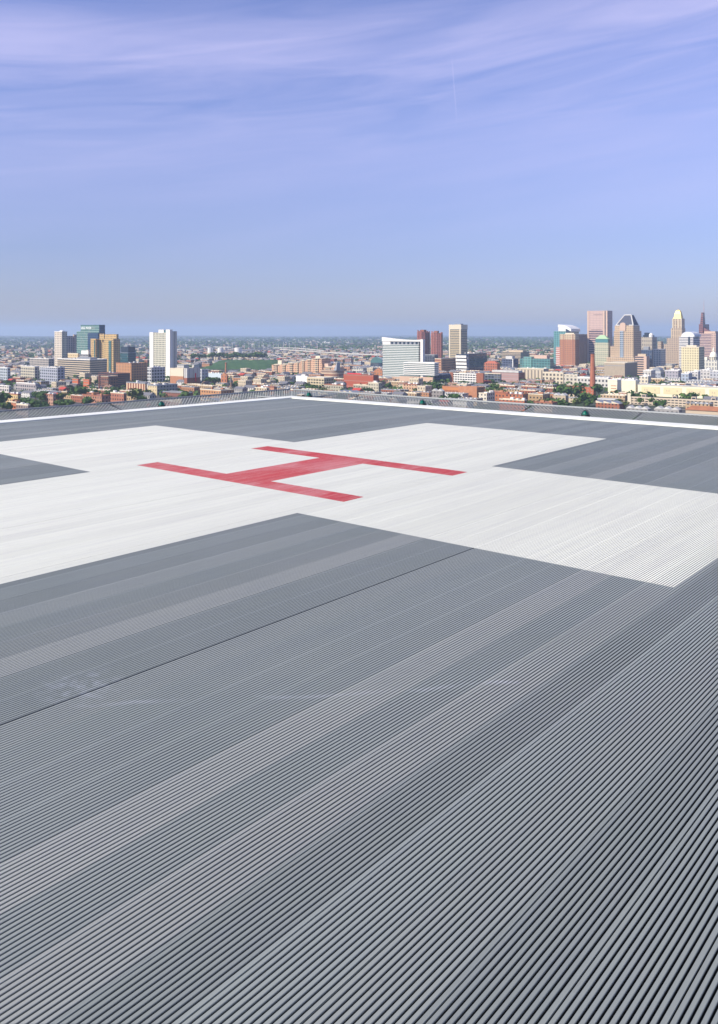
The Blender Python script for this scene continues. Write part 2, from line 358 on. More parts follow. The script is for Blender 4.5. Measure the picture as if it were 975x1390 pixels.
# ------------------------------------------------------------------ ground, hills
def ground_mat():
    m = mat('city_ground', (.1, .1, .1), .95, 0, .1); t = NT(m); tc = t.node('ShaderNodeTexCoord'); g = tc.outputs['Object']
    a = t.noise(g, .012, 7, rough=.65); b = t.noise(g, .0011, 6, rough=.6); c = t.noise(g, .05, 4, rough=.7)
    col = t.mix(t.math('MULTIPLY', t.math('SUBTRACT', a, .45), 8, clamp=True), (.085, .085, .088), (.045, .07, .028))
    col = t.mix(t.math('MULTIPLY', t.math('SUBTRACT', c, .58), 8, clamp=True), col, (.26, .24, .21))
    # beyond the town: woods with clearings
    l = t.node('ShaderNodeVectorMath', operation='LENGTH'); t.put(g, l.inputs[0])
    far = t.math('MULTIPLY', t.math('SUBTRACT', l.outputs['Value'], 4500), 1/3500, clamp=True)
    fc = t.mix(t.math('MULTIPLY', t.math('SUBTRACT', b, .56), 8, clamp=True), (.030, .050, .026), (.17, .16, .13))
    t.put(t.mix(far, col, fc), t.b.inputs['Base Color']); return m
def gsheet(name, r0, r1, nr, na, zf, m, a0=0, a1=2*pi, kind='structure'):
    b = MB(); V = []
    for i in range(nr+1):
        r = r0*(r1/r0)**(i/nr) if r0 else r1*(i/nr)**2
        for j in range(na+1):
            a = a0+(a1-a0)*j/na; V.append((r*sin(a), r*cos(a), zf(r, a)))
    F = [(i*(na+1)+j+1, i*(na+1)+j, (i+1)*(na+1)+j, (i+1)*(na+1)+j+1) for i in range(nr) for j in range(na)]
    me = bpy.data.meshes.new(name); me.from_pydata(V, [], F); me.materials.append(m); me.update()
    o = bpy.data.objects.new(name, me); COL.objects.link(o); o['kind'] = kind
    for p in me.polygons: p.use_smooth = True
    return o
M_GROUND = ground_mat()
gsheet('ground', 0, 34000, 90, 96, lambda r, a: drop(r), M_GROUND)
def hillz(r, a):
    e = 8+34*(.5+.5*sin(3.1*a+1.0+.00012*r))*(.5+.5*sin(7.3*a+r*.0003))+22*sin(11*a+.7)*sin(r*.0011)
    k = max(0, min(1, (r-9000)/6000)); return drop(r)+2.+max(-6, e)*k*(.6+.4*r/20000)
M_WOOD = noisy('hill_woods', (.028, .045, .026), (.09, .09, .07), .0016)
gsheet('hills', 9000, 27000, 40, 220, lambda r, a: hillz(r, a)-8, M_WOOD, -.62, .62)

# ------------------------------------------------------------------ city frame
CA = radians(38); EX = (cos(CA), -sin(CA)); EY = (sin(CA), cos(CA))     # local x = along the sunny fronts, local y = into depth
def px2x(px, D): return (px-CX)*D/FPX
def px2z(py, D): return HC-(py-HY)*D/FPX
def solve(X, Y, dv, px):
    kx = (px-CX)/FPX; return (kx*Y-X)/(dv[0]-kx*dv[1])
FOOT = []                                          # footprints in the city frame
def tocity(x, y): return (x*EX[0]+y*EX[1], x*EY[0]+y*EY[1])
KEEP = []
COVER = []                                         # (px0, px1, ytop, D)
class B:
    """A building by its plan: near corner, front width, side depth, height."""
    def __init__(s, name, label, xl, xc, xr, yt, D, cat='building', group=None, mind=None, yb=None):
        s.D = D; X = px2x(xc, D); s.gz = drop(D)
        s.w = abs(solve(X, D, (-EX[0], -EX[1]), xl)); s.d = abs(solve(X, D, EY, xr)) if xr > xc else (mind or s.w*.5)
        if xr <= xc+1: s.d = max(s.d, mind or min(s.w*.5, 22))
        s.h = px2z(yt, D)-s.gz; s.X = X
        s.o = empty(name, (X, D, s.gz), -CA, label, cat, group)
        cx_, cy_ = tocity(X, D); FOOT.append((cx_-s.w, cx_, cy_, cy_+s.d)); COVER.append((xl, xr, yt, D)); KEEP.append((xl, xr, yt, D, name))
    def fx(s, px): return -abs(solve(s.X, s.D, (-EX[0], -EX[1]), px)) if px < CX+FPX*s.X/s.D else 0.
    def fy(s, px): return abs(solve(s.X, s.D, EY, px))
    def z(s, py): return px2z(py, s.D)-s.gz
    def box(s, name, x0, x1, y0, y1, z0, z1, m, mt=None):
        b = MB(); b.box(x0, x1, y0, y1, z0, z1, 0, 1 if mt else 0); return b.build(name, [m, mt] if mt else m, s.o)
    def walls(s, m, mt=None, z0=-2., z1=None, x0=None, x1=0., y0=0., y1=None):
        return s.box('wall', -s.w if x0 is None else x0, x1, y0, s.d if y1 is None else y1, z0, s.h if z1 is None else z1, m, mt or M_ROOF)
    def parapet(s, m, t=.8, hh=1.2, x0=None, x1=0., y0=0., y1=None, z=None):
        x0 = -s.w if x0 is None else x0; y1 = s.d if y1 is None else y1; z = s.h if z is None else z
        b = MB(); z0 = z-.6
        b.box(x0-.15, x1+.15, y0-.15, y0+t, z0, z+hh); b.box(x0-.15, x1+.15, y1-t, y1+.15, z0, z+hh)
        b.box(x0-.15, x0+t, y0+t, y1-t, z0, z+hh); b.box(x1-t, x1+.15, y0+t, y1-t, z0, z+hh)
        return b.build('parapet', m, s.o)
    def plant(s, pxa, pxb, y, m, y0=.25, y1=.7, z0=None, name='penthouse'):
        return s.box(name, s.fx(pxa), s.fx(pxb), s.d*y0, s.d*y1, (s.h if z0 is None else z0)-.2, s.z(y), m)
    def bands(s, glass, wall, flr, frac=.45, x0=None, x1=0., y0=0., y1=None, z0=0., z1=None, dp=.5, name='spandrel'):
        """glass core with a real band of wall standing proud at each storey"""
        x0 = -s.w if x0 is None else x0; y1 = s.d if y1 is None else y1; z1 = s.h if z1 is None else z1
        s.box('glazing', x0+dp, x1-dp, y0+dp, y1-dp, z0-2, z1-.3, glass, M_ROOF)
        n = max(1, int(round((z1-z0)/flr))); fl = (z1-z0)/n
        for i in range(n+1):
            za = z0+i*fl; s.box(name, x0, x1, y0, y1, max(z0-1.9, za-fl*frac*.5), min(z1, za+fl*frac*.5), wall)
    def clutter(s, n=5, m=None, seed=1, z=None):
        r = random.Random(seed); b = MB(); z = (s.h if z is None else z)-.05
        for i in range(n):
            a = r.uniform(2, 5); c = r.uniform(2, 5); x = -r.uniform(.12, .85)*s.w; y = r.uniform(.1, .8)*s.d
            x = max(-s.w+1, min(-a-1, x)); y = max(1, min(s.d-c-1, y)); 
            hh = r.uniform(1.2, 3.2)
            o = MB(); o.box(x, x+a, y, y+c, z, z+hh); o.build('rooftop_unit', m or M_PLANT, s.o)
M_ROOF = noisy('flat_roof', (.24, .24, .24), (.15, .15, .155), .08)
M_ROOFL = noisy('pale_roof', (.62, .61, .58), (.46, .45, .43), .08)
M_PLANT = mat('roof_plant_metal', (.42, .43, .43), .6)
M_WHITEP = mat('white_panel', (.76, .74, .70), .7); M_CREAM = mat('cream_stone', (.66, .58, .44), .85); M_TAN = mat('tan_stone', (.50, .41, .30), .85)
M_BRICK = noisy('red_brick', (.34, .13, .075), (.26, .10, .065), .3); M_BRICKO = noisy('orange_brick', (.46, .22, .12), (.38, .17, .09), .3)
M_GLASSD = mat('dark_glass', (.025, .04, .065), .12, 0, .8); M_GLASSG = mat('green_glass_wall', (.07, .16, .16), .15, 0, .7)
M_GREYM = mat('grey_metal', (.30, .32, .35), .5, .3); M_PINK = mat('pink_stone', (.58, .42, .33), .85)
NEARP = 'building'

def city():
    # --- group of towers by the water, west of the white block
    b = B('apartment_tower', 'slim pale pink stepped tower standing alone beside the green glass tower', 75, 84, 103.5, 456, 2050)
    f = facade((.62, .50, .46), (.10, .12, .16), 4.2, 3.2, .45, .45); fv = facade((.58, .50, .48), (.12, .15, .20), 6, 3.2, .55, .6)
    b.walls(fv, y0=8, y1=b.d); b.walls(facade((.74, .66, .56), (.14, .15, .17), 5, 3.2, .5, .4), x0=-b.w, x1=3, y0=-2, y1=b.d*.32, z1=b.z(450.5))
    b.box('roof', -b.w-.5, 3.5, -2.5, b.d*.32+.5, b.z(450.5)+.01, b.z(449.6), M_WHITEP); b.box('end_bay', -2, 3.2, b.d*.8, b.d+1, -2, b.z(454), f, M_ROOF)
    b.plant(80, 84, 448.6, M_WHITEP, .05, .2, b.z(450.5))
    b = B('glass_tower', 'tall green glass office tower with white lettering at the top', 109.5, 134.5, 142.5, 441.3, 1980)
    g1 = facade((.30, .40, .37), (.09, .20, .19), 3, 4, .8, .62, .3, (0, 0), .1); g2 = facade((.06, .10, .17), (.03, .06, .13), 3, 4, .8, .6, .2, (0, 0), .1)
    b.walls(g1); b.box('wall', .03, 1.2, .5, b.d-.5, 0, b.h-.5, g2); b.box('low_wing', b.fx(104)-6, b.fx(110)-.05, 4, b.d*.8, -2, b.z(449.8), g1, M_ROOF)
    b.box('low_wing', b.fx(122), 4, -6, -.05, -2, b.z(451.5), g2, M_ROOF); b.parapet(M_GLASSG, .6, 1.)
    xa_, xe_ = b.fx(110.2), b.fx(124.2); sp = b.box('sign_panel', xa_-.5, xe_+.5, -.35, -.04, b.z(447), b.z(442.6), mat('sign_green', (.20, .30, .28), .4))
    wm = mat('white_letters', (.88, .89, .87), .5); word = 'LEGG MASON'; st_ = (xe_-xa_)/len(word)
    for i, ch in enumerate(word):
        if ch == ' ': continue
        cu = bpy.data.curves.new('letter', 'FONT'); cu.body = ch; cu.size = 7.2; cu.extrude = .15; cu.align_x = 'CENTER'; cu.offset = .12
        to = bpy.data.objects.new('t', cu); COL.objects.link(to); dg = bpy.context.evaluated_depsgraph_get(); dg.update()
        me = bpy.data.meshes.new_from_object(to.evaluated_get(dg)); bpy.data.objects.remove(to); me.materials.clear(); me.materials.append(wm)
        wx = max(v.co.x for v in me.vertices)-min(v.co.x for v in me.vertices)
        lt = bpy.data.objects.new('letter', me); COL.objects.link(lt); lt.parent = sp; lt.rotation_euler = (pi/2, 0, 0); lt.scale = (min(1, st_*.86/wx), 1, 1); lt.location = (xa_+st_*(i+.5), -.52, b.z(446.4))
    b = B('apartment_tower', 'yellow brick tower of two stepped shafts with green bay windows', 123, 156, 163, 460, 1800)
    yb = facade((.62, .45, .24), (.06, .08, .10), 3.6, 3.1, .42, .5); yd = facade((.62, .45, .24), (.05, .07, .10), 3.6, 3.1, .5, .6); gb = facade((.12, .26, .24), (.05, .10, .12), 2, 3.1, .7, .7, .3)
    xa, xb = b.fx(130), b.fx(143)
    b.walls(yb, x0=-b.w, x1=xa, y0=0, y1=b.d); b.walls(yd, x0=xa+.02, x1=xb-.02, y0=16, y1=b.d*.9, z1=b.z(458)); b.walls(yb, x0=xb, x1=0, y0=-4, y1=b.d)
    b.box('bay_window', xa-4.5, xa-1.5, -1.2, -.02, 4, b.h-3, gb); b.box('bay_window', b.fx(150.5), b.fx(153.5), -5.6, -4.02, 4, b.h-4, gb); b.box('bay_window', xa+.05, xa+1.2, 4, 9, 4, b.h-3, gb)
    b.box('penthouse', b.fx(132), b.fx(138), 6, b.d*.8, b.h-2, b.z(453), yb, M_ROOF); b.box('penthouse', b.fx(140), b.fx(156), 4, b.d*.7, b.h-1, b.z(453.5), yb, M_ROOF)
    b = B('office_tower', 'short dark teal glass tower beside the yellow brick tower', 163.5, 174, 184.5, 470.5, 1950)
    b.walls(facade((.06, .13, .15), (.035, .08, .10), 3, 4, .7, .6, .25, (0, 0), .05), z1=b.z(479)); b.box('glazing', -b.w+1, -1, 1, b.d-1, b.z(479)+.01, b.h, M_GLASSD, M_ROOF)
    b.box('cornice', -b.w-.3, .3, -.3, b.d+.3, b.z(479.3), b.z(478.6), M_GREYM); b.box('plant_room', -b.w*.7, -b.w*.3, 4, b.d*.6, b.h, b.h+3, M_GREYM)
    b = B('office_block', 'broad tan office block with long dark window strips', 78, 122, 145.5, 488.5, 1640)
    b.bands(M_GLASSD, M_TAN, 4.4, .5); b.parapet(M_WHITEP); b.clutter(6, None, 3); b.box('penthouse', b.fx(100), b.fx(118), 8, b.d*.6, b.h, b.z(485.6), M_GREYM)
    b = B('low_block', 'small cream block behind the broad tan office block', 92, 106, 108, 480.2, 1820); b.walls(facade((.66, .54, .36), (.2, .16, .1), 5, 4, .3, .3)); b.parapet(M_CREAM)
    b = B('low_block', 'white roofed low block between the cream block and the yellow brick tower', 108, 120, 124, 476, 1850); b.walls(facade((.40, .40, .42), (.05, .06, .08), 4, 4, .6, .5), z1=b.z(481)); b.box('penthouse', -b.w*.9, -b.w*.1, 2, b.d*.8, b.z(481), b.h, M_WHITEP); b.clutter(3, M_WHITEP, 8, b.h)
    b = B('office_block', 'orange brick block with a long brown shaded side', 157.5, 178, 200.5, 493.5, 1500)
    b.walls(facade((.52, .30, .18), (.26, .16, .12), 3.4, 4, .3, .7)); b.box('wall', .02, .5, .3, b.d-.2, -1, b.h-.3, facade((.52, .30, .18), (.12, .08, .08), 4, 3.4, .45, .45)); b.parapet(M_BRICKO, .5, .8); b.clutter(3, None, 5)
    b = B('parking_garage', 'dark red garage with open decks below the orange brick block', 133, 160, 177, 507, 1400)
    b.bands(M_GLASSD, noisy('dark_brick', (.20, .085, .06), (.15, .07, .055), .3), 3.4, .42); b.clutter(2, None, 6)
    b = B('warehouse', 'brown brick warehouse with rows of small windows beside the thin red stack', 137, 147, 160, 511, 1330); b.walls(facade((.22, .12, .09), (.05, .05, .07), 3.4, 3.6, .5, .5)); b.parapet(M_TAN, .5, .5)
    b = B('smokestack', 'thin red stack rising from the dark warehouses', 133, 134.6, 135, 510, 1290, 'chimney', mind=1.8); 
    m = MB(); m.prism(circ(1.1, 10, -1, 1), -1, b.h, top=circ(.8, 10, -1, 1)); m.build('shaft', M_BRICK, b.o, True); m = MB(); m.prism(circ(1.1, 10, -1, 1), b.h-1.6, b.h-.2, top=circ(1.1, 10, -1, 1)); m.build('rim', M_BRICK, b.o, True)
    b = B('warehouse', 'small red brick block with a white stripe beside the broad tan office', 98, 106, 109, 514.5, 1390); b.walls(facade((.50, .17, .10), (.5, .4, .33), 40, 3.5, .9, .25)); b.box('low_wing', -b.w, 5, -6, -.05, -1, b.z(521), facade((.20, .17, .18), (.06, .06, .08), 3.4, 3.6, .5, .5), M_ROOF)
    b = B('warehouse', 'small red brick block with a flagpole on its roof', 113, 121, 124, 515, 1370); b.walls(facade((.52, .17, .10), (.5, .4, .33), 40, 3.5, .9, .25)); m = MB(); m.bar((-4, 4, b.h), (-4, 4, b.h+13), .25, n=6); m.build('flagpole', M_BRICK, b.o)
    b = B('apartment_building', 'low building with upright orange and white wall stripes', 171.5, 197, 199.5, 520.5, 1260)
    b.walls(facade((.68, .52, .38), (.30, .09, .06), 4.6, 100, .42, .94, .85, (0, 30), 0.)); b.parapet(M_GREYM, .5, .9); m = MB(); m.prism(circ(2.4, 12, b.fx(186), b.d*.4), b.h-.1, b.z(517)); m.build('water_tank', M_WHITEP, b.o, True)
    b = B('office_block', 'squat cream block with a long grey side wall', 200.5, 213, 241, 523.5, 1225); b.walls(facade((.66, .56, .38), (.40, .32, .22), 4, 3.6, .3, .4)); b.box('wall', .02, .4, .3, b.d-.3, -1, b.h-.2, facade((.40, .40, .38), (.08, .09, .11), 4, 3.6, .5, .4)); b.parapet(M_GREYM); b.clutter(4, M_WHITEP, 12)  # long side drawn as a plain grey wall, unlike the cream front
    b = B('rowhouse_block', 'long curved brown brick block behind the deck net', 221, 252, 262, 533.5, 1165); b.walls(facade((.26, .13, .10), (.10, .07, .07), 3, 3.2, .4, .5)); b.parapet(M_GREYM, .6, .8)
    # --- the white tower
    b = B('apartment_tower', 'tall white apartment tower with a blank pier and shaded side', 203, 231, 240.5, 451, 1620)
    xg, xp = b.fx(208), b.fx(225.5)
    b.box('wall', -b.w, xg-.02, 0, b.d, -2, b.h, M_WHITEP, M_ROOF); b.box('wall', xg, xp-.02, .8, b.d-.5, -2, b.h-.8, facade((.66, .64, .54), (.10, .12, .10), 3.3, 3.0, .5, .52), M_ROOF)
    b.box('pier', xp, 0, -.6, b.d*.35, -2, b.z(447.2), M_WHITEP, M_ROOF); b.box('wall', -6, -.4, b.d*.35+.02, b.d, -2, b.z(449.5), facade((.66, .64, .58), (.07, .08, .10), b.d*.33, 40, .14, 1.0, .85), M_ROOF)
    b.box('penthouse', b.fx(212), b.fx(219), 6, b.d*.7, b.h-1, b.z(447.3), M_WHITEP); b.box('penthouse', b.fx(219.5), b.fx(223.5), 6, b.d*.6, b.h-1, b.z(448.4), M_GLASSG)
    b = B('parking_garage', 'white low block with dark square openings before the white tower', 200, 205.5, 224, 499, 1460); b.walls(facade((.62, .62, .62), (.04, .05, .07), 4.4, 4, .58, .5)); b.parapet(M_WHITEP, .4, .6); b.clutter(3, M_WHITEP, 2)
    b = B('warehouse', 'cream topped brick block against the foot of the white tower', 231, 249, 256, 500.5, 1430); b.walls(M_CREAM, z0=b.z(511)+.01); b.walls(M_BRICKO, z1=b.z(511)); b.parapet(M_CREAM, .5, .6)
    b = B('warehouse', 'pale block with a tall red banner on its shaded side', 250, 254, 272, 500, 1380); b.walls(facade((.62, .60, .57), (.45, .44, .43), 9, 100, .2, .95, .85, (0, 30), 0), z0=b.z(513)+.01); b.walls(M_BRICK, z1=b.z(513))
    b.box('banner', .3, .7, b.fy(264.6), b.fy(266.2), b.z(518), b.z(507), mat('red_cloth', (.70, .03, .04), .7))
    b = B('office_block', 'pale grey block next to the one with the red banner', 271, 274, 283, 501.5, 1460); b.walls(facade((.56, .57, .60), (.28, .30, .34), 5, 4, .5, .4)); b.parapet(M_WHITEP, .4, .5)
    # --- three tanks and the park
    for i, (xa, xb, yt, D, lab) in enumerate(((282, 289.5, 472, 3400, 'white storage tank farthest from the pink apartments'), (295.5, 303.5, 472, 3400, 'white storage tank in the middle of the three behind the park'), (318.5, 328.5, 472, 3300, 'widest of the three white storage tanks behind the park'))):
        X = px2x((xa+xb)/2, D); r = (xb-xa)/2*D/FPX; h = px2z(yt, D)-drop(D); o = empty('storage_tank', (X, D, drop(D)), 0, lab, 'tank', 'white storage tanks behind the park')
        m = MB(); m.prism(circ(r, 28), -1, h); m.build('shell', M_WHITEP, o, True).data.polygons[0].use_smooth = True
        m = MB(); m.prism(circ(r*1.01, 28), h+.01, h+1.2, top=circ(r*.5, 28)); m.build('roof', M_ROOFL, o, True)
        m = MB(); m.bar((r*.7, -r*.76, 0), (r*.7, -r*.76, h+1), .5); m.build('ladder', M_GREYM, o)
    b = B('smokestack', 'short brick stack among pale houses below the park', 304, 306.6, 307, 492, 1750, 'chimney', mind=3)
    m = MB(); m.prism(circ(2.1, 12, -2, 2), -1, b.h, top=circ(1.5, 12, -2, 2)); m.build('shaft', M_BRICKO, b.o, True); m = MB(); m.prism(circ(1.9, 12, -2, 2), b.h-3, b.h-1); m.build('rim', M_BRICK, b.o, True)
    b = B('church', 'brown stone church steeple between pale rowhouses', 311.5, 314, 315.5, 511, 1300, 'church'); b.walls(facade((.24, .17, .13), (.05, .05, .06), 5, 8, .3, .5), z1=b.z(519)); m = MB(); q = [(-b.w, 0), (0, 0), (0, b.d), (-b.w, b.d)]; c = (-b.w/2, b.d/2); m.prism(q, b.z(519)+.01, b.z(508.5), top=[c]*4, cap=False); m.build('spire', mat('slate', (.10, .10, .11), .7), b.o)
    b.box('nave', -b.w-16, -b.w-.05, 1, 12, -1, b.z(528), facade((.26, .18, .13), (.05, .05, .06), 4, 8, .3, .5), M_ROOF)
    b = B('church', 'brick church with a small gable below the park', 300, 308, 310, 510, 1420, 'church'); b.walls(facade((.46, .21, .13), (.08, .07, .07), 5, 7, .3, .5)); m = MB(); w, d, h = b.w, b.d, b.h
    m.face([(-w, 0, h), (0, 0, h), (-w/2, 0, h+5)]); m.face([(0, 0, h), (0, d, h), (-w/2, d, h+5), (-w/2, 0, h+5)]); m.face([(0, d, h), (-w, d, h), (-w/2, d, h+5)]); m.face([(-w, d, h), (-w, 0, h), (-w/2, 0, h+5), (-w/2, d, h+5)]); m.build('roof', M_BRICKO, b.o)
    b = B('market_hall', 'long pale blue roofed shed behind the small trees', 280, 300, 303, 507, 1560); b.walls(mat('blue_white_roof', (.52, .60, .66), .6), M_ROOFL); b.clutter(3, M_WHITEP, 4)
    # --- pink apartments
    b = B('apartment_complex', 'long pink brick apartment complex of seven towers with cream gabled tops', 369, 455, 456, 498, 1720, mind=30)
    pf = facade((.70, .47, .34), (.22, .15, .13), 3.4, 3.0, .42, .42); pc = facade((.66, .52, .38), (.10, .09, .10), 4.2, 3.0, .75, .5)
    for xa, xb, y in ((369, 381, 498), (381, 391, 497), (391, 401, 495), (401, 408, 493.5), (408, 416, 491), (416, 424, 489.5), (424, 436.5, 487.5), (436.5, 455, 499)):
        x0, x1 = b.fx(xa), b.fx(xb); hh = b.z(y); xm, xw = (x0+x1)/2, (x1-x0)
        b.box('tower_block', x0+.02, x1-.02, 0, b.d, -2, hh, pf, M_ROOF); b.box('balcony_bay', xm-xw*.18, xm+xw*.18, -1.8, -.02, 1, hh-1, pc, M_CREAM)
        m = MB(); a0, a1 = xm-xw*.34, xm+xw*.34
        m.face([(a0, -2., hh), (a1, -2., hh), (xm, -2., hh+2.4)]); m.face([(a1, -2., hh), (a1, b.d*.6, hh), (xm, b.d*.6, hh+2.4), (xm, -2., hh+2.4)]); m.face([(a0, b.d*.6, hh), (a0, -2., hh), (xm, -2., hh+2.4), (xm, b.d*.6, hh+2.4)]); m.face([(a1, b.d*.6, hh), (a0, b.d*.6, hh), (xm, b.d*.6, hh+2.4)]); m.build('gable', M_CREAM, b.o)
    b.box('penthouse', b.fx(374), b.fx(379), 8, 18, b.z(498), b.z(491.5), M_CREAM); b.box('penthouse', b.fx(426), b.fx(432), 6, 18, b.z(487), b.z(483.8), M_CREAM)
    b.box('penthouse', b.fx(438), b.fx(443), 6, 18, b.z(500), b.z(494), M_PINK); b.box('penthouse', b.fx(449), b.fx(454), 6, 18, b.z(500), b.z(496), M_PINK)
    b.box('stair_tower', b.fx(436.5), b.fx(438.5), -3, -.02, -1, b.z(495), pf, M_CREAM)
    b = B('office_block', 'rounded silver and brick office beside the pink apartments', 436, 457, 467, 503, 1620)
    r = b.w*.42; m = MB(); poly = [(-b.w, 0)]+[(-r+r*sin(t*pi/2/7), r-r*cos(t*pi/2/7)) for t in range(8)]+[(0, b.d), (-b.w, b.d)]
    m.prism(poly, -1, b.h, 0, 1); m.build('wall', [facade((.58, .45, .34), (.32, .12, .08), 50, 4.4, .98, .4), M_ROOF], b.o)
    m = MB(); m.prism([(-9, 2), (-2, 2), (0, 9), (0, b.d*.5), (-9, b.d*.5)], b.h-.01, b.z(492), top=[(-3, 6), (-2, 4), (0, 9), (0, b.d*.5), (-3, b.d*.5)]); m.build('curved_screen', M_GREYM, b.o)
    b = B('warehouse', 'bright white windowless block below the pink apartments', 402, 417.5, 419, 510.5, 1400); b.walls(mat('bright_white', (.84, .83, .78), .8), M_ROOFL); b.plant(409, 414, 508.5, M_WHITEP)
    b = B('parking_garage', 'beige garage with rows of openings and a plain end', 416.5, 440, 453.5, 513, 1340); b.walls(facade((.64, .56, .40), (.06, .06, .06), 4.2, 3.2, .62, .5), M_ROOFL); b.parapet(M_CREAM, .4, .6)
    b = B('office_block', 'long red brick office with small windows and a plain end wall', 466.5, 507, 514, 509.5, 1370)
    b.walls(facade((.40, .13, .09), (.52, .42, .38), 3.0, 9.5, .5, .10, .85, (0, 2.5), .0)); b.parapet(M_BRICK, .4, .6); b.box('coping', b.fx(470), b.fx(489), 3, 4, b.h+.02, b.h+2.4, mat('red_coping', (.60, .04, .05), .6)); b.clutter(6, None, 14)
    b = B('arena', 'dome roofed pale green hall behind the glass hotel', 503, 519, 523, 492.5, 2050, mind=60); b.walls(M_GLASSD); m = MB(); n = 12; pr = [(b.w*(.5-.5*cos(pi*i/n)), sin(pi*i/n)) for i in range(n+1)]
    for (a, za), (c, zc) in zip(pr, pr[1:]): m.face([(-b.w+a, 0, b.h+za*14), (-b.w+c, 0, b.h+zc*14), (-b.w+c, b.d, b.h+zc*14), (-b.w+a, b.d, b.h+za*14)])
    m.build('roof', mat('pale_green_roof', (.34, .42, .42), .5), b.o)
    m = MB(); m.face([(-b.w+a, 0, b.h+za*14) for a, za in pr]); m.build('gable', M_GLASSG, b.o)
    b = B('warehouse', 'brick gabled warehouse against the side of the glass hotel', 508, 519, 521, 503, 1600); b.walls(facade((.46, .22, .13), (.16, .1, .08), 5, 4, .4, .4)); w, d, h = b.w, b.d, b.h; m = MB(); m.face([(-w, 0, h), (0, 0, h), (-w/2, 0, h+4.5)]); m.face([(0, 0, h), (0, d, h), (-w/2, d, h+4.5), (-w/2, 0, h+4.5)]); m.face([(-w, d, h), (-w, 0, h), (-w/2, 0, h+4.5), (-w/2, d, h+4.5)]); m.build('roof', M_BRICKO, b.o)
    b = B('office_tower', 'distant beige block just above the treetops left of the glass hotel'.replace(' left of', ' near'), 512, 519, 522, 469.5, 4300); b.walls(facade((.52, .42, .36), (.2, .18, .18), 5, 4, .5, .5))
    for i, (xa, xb, xr, y, D, c, lab) in enumerate(((463, 475, 479, 497, 1900, (.50, .30, .22), 'brown mid height block behind the long red brick office'), (478, 493, 498, 500, 1780, (.66, .64, .58), 'low white block with a metal roof behind the long red brick office'), (480, 490, 495, 491.5, 2150, (.42, .46, .50), 'steel grey block with a flat roof between brown and cream blocks'), (468, 477, 480, 491.5, 2300, (.20, .22, .28), 'dark blue flat block next to the steel grey one'), (486, 493, 496, 484, 2700, (.66, .55, .36), 'slim cream block standing above its neighbours'), (494, 506, 508, 487, 2750, (.56, .46, .36), 'tan block next to the slim cream one'), (437, 447, 450, 484, 2900, (.45, .27, .22), 'distant brick block behind the pink apartments'))):
        b = B('office_block', lab, xa, xb, xr, y, D); b.walls(facade(c, (.07, .08, .10), 4.5, 4, .5, .4)); b.parapet(M_GREYM, .5, .6); b.clutter(2, None, i)
    # --- the glass hotel
    b = B('hotel', 'wide striped glass hotel with a sweeping white roof edge and low wing', 519.5, 574.5, 577, 468, 1520, mind=24)
    gl = mat('hotel_glass', (.10, .15, .155), .18, 0, .6); xe = b.fx(568.5)
    b.bands(gl, mat('hotel_band', (.62, .64, .60), .5), 3.35, .50, x1=xe, z0=b.z(512), z1=b.h)
    b.box('end_wall', xe+.02, -5.5, 6, b.d, -1, b.z(463), M_GLASSD); b.box('white_fin', -5.4, 0, -.8, b.d, -1, b.z(460.6), M_WHITEP)
    m = MB(); n = 14
    for i in range(n):
        def zz(t): return b.z(457.8+3.6*sin(t*pi*.62)**1.0) if t < .99 else b.z(460.8)
        ta, tb = i/n, (i+1)/n; xa, xb = -b.w-1+(b.w-4.3)*ta, -b.w-1+(b.w-4.3)*tb; za, zb = zz(ta), zz(tb)
        lo = b.z(463.6)
        for yy in (-1., b.d+1): m.face([(xa, yy, lo), (xb, yy, lo), (xb, yy, zb), (xa, yy, za)])
        m.face([(xa, -1, za), (xb, -1, zb), (xb, b.d+1, zb), (xa, b.d+1, za)]); m.face([(xa, b.d+1, lo), (xb, b.d+1, lo), (xb, -1, lo), (xa, -1, lo)])
        if i == 0: m.face([(xa, b.d+1, lo), (xa, -1, lo), (xa, -1, za), (xa, b.d+1, za)])
    m.build('roof', M_WHITEP, b.o); b.box('top_storey', -b.w+.8, xe, .8, b.d-.8, b.h+.02, b.z(463.7), M_GREYM)
    for i in range(7): x = b.fx(531)+(b.fx(567)-b.fx(531))*i/6.5; b.box('window', x, x+4.2, .1, .78, b.h+1, b.z(464.3), M_GLASSD)
    b.box('wall', -b.w, b.fx(530), 0, .78, b.h+.05, b.z(463.7), M_WHITEP)
    b.box('podium', b.fx(533), 16, -14, -2, -1, b.z(512.3), facade((.58, .44, .34), (.10, .08, .08), 9, 40, .3, .1), M_ROOF)
    b2 = B('hotel_wing', 'lower striped wing set in front of the glass hotel', 548, 590, 596, 493.5, 1440, mind=20); b2.bands(gl, M_WHITEP, 3.35, .48, z0=b2.z(509)); b2.parapet(M_WHITEP, .6, 1.6); b2.box('podium', -b2.w-6, -1, -4, -.05, -1, b2.z(512), facade((.62, .46, .36), (.06, .06, .07), 10, 60, .6, .12, .85, (0, 29.2)), M_ROOF)
    # --- twin brown towers, the beige tower
    for xa, xc, xr, y, D, lab, cc in ((565, 576, 585, 450.5, 2260, 'brown ribbed apartment tower partly behind the glass hotel', (.36, .16, .14)), (583.5, 596.5, 601.5, 452, 2200, 'rust red ribbed apartment tower standing clear of the glass hotel', (.48, .22, .18))):
        b = B('apartment_tower', lab, xa, xc, xr, y, D); f = facade(cc, (.10, .07, .08), 3.8, 3, .35, .55); w, d, h = b.w, b.d, b.h; q = w*.18
        m = MB(); m.prism([(-w+q, 0), (-q, 0), (0, q), (0, d-q), (-q, d), (-w+q, d), (-w, d-q), (-w, q)], -2, h, 0, 1); m.build('wall', [f, M_ROOF], b.o)
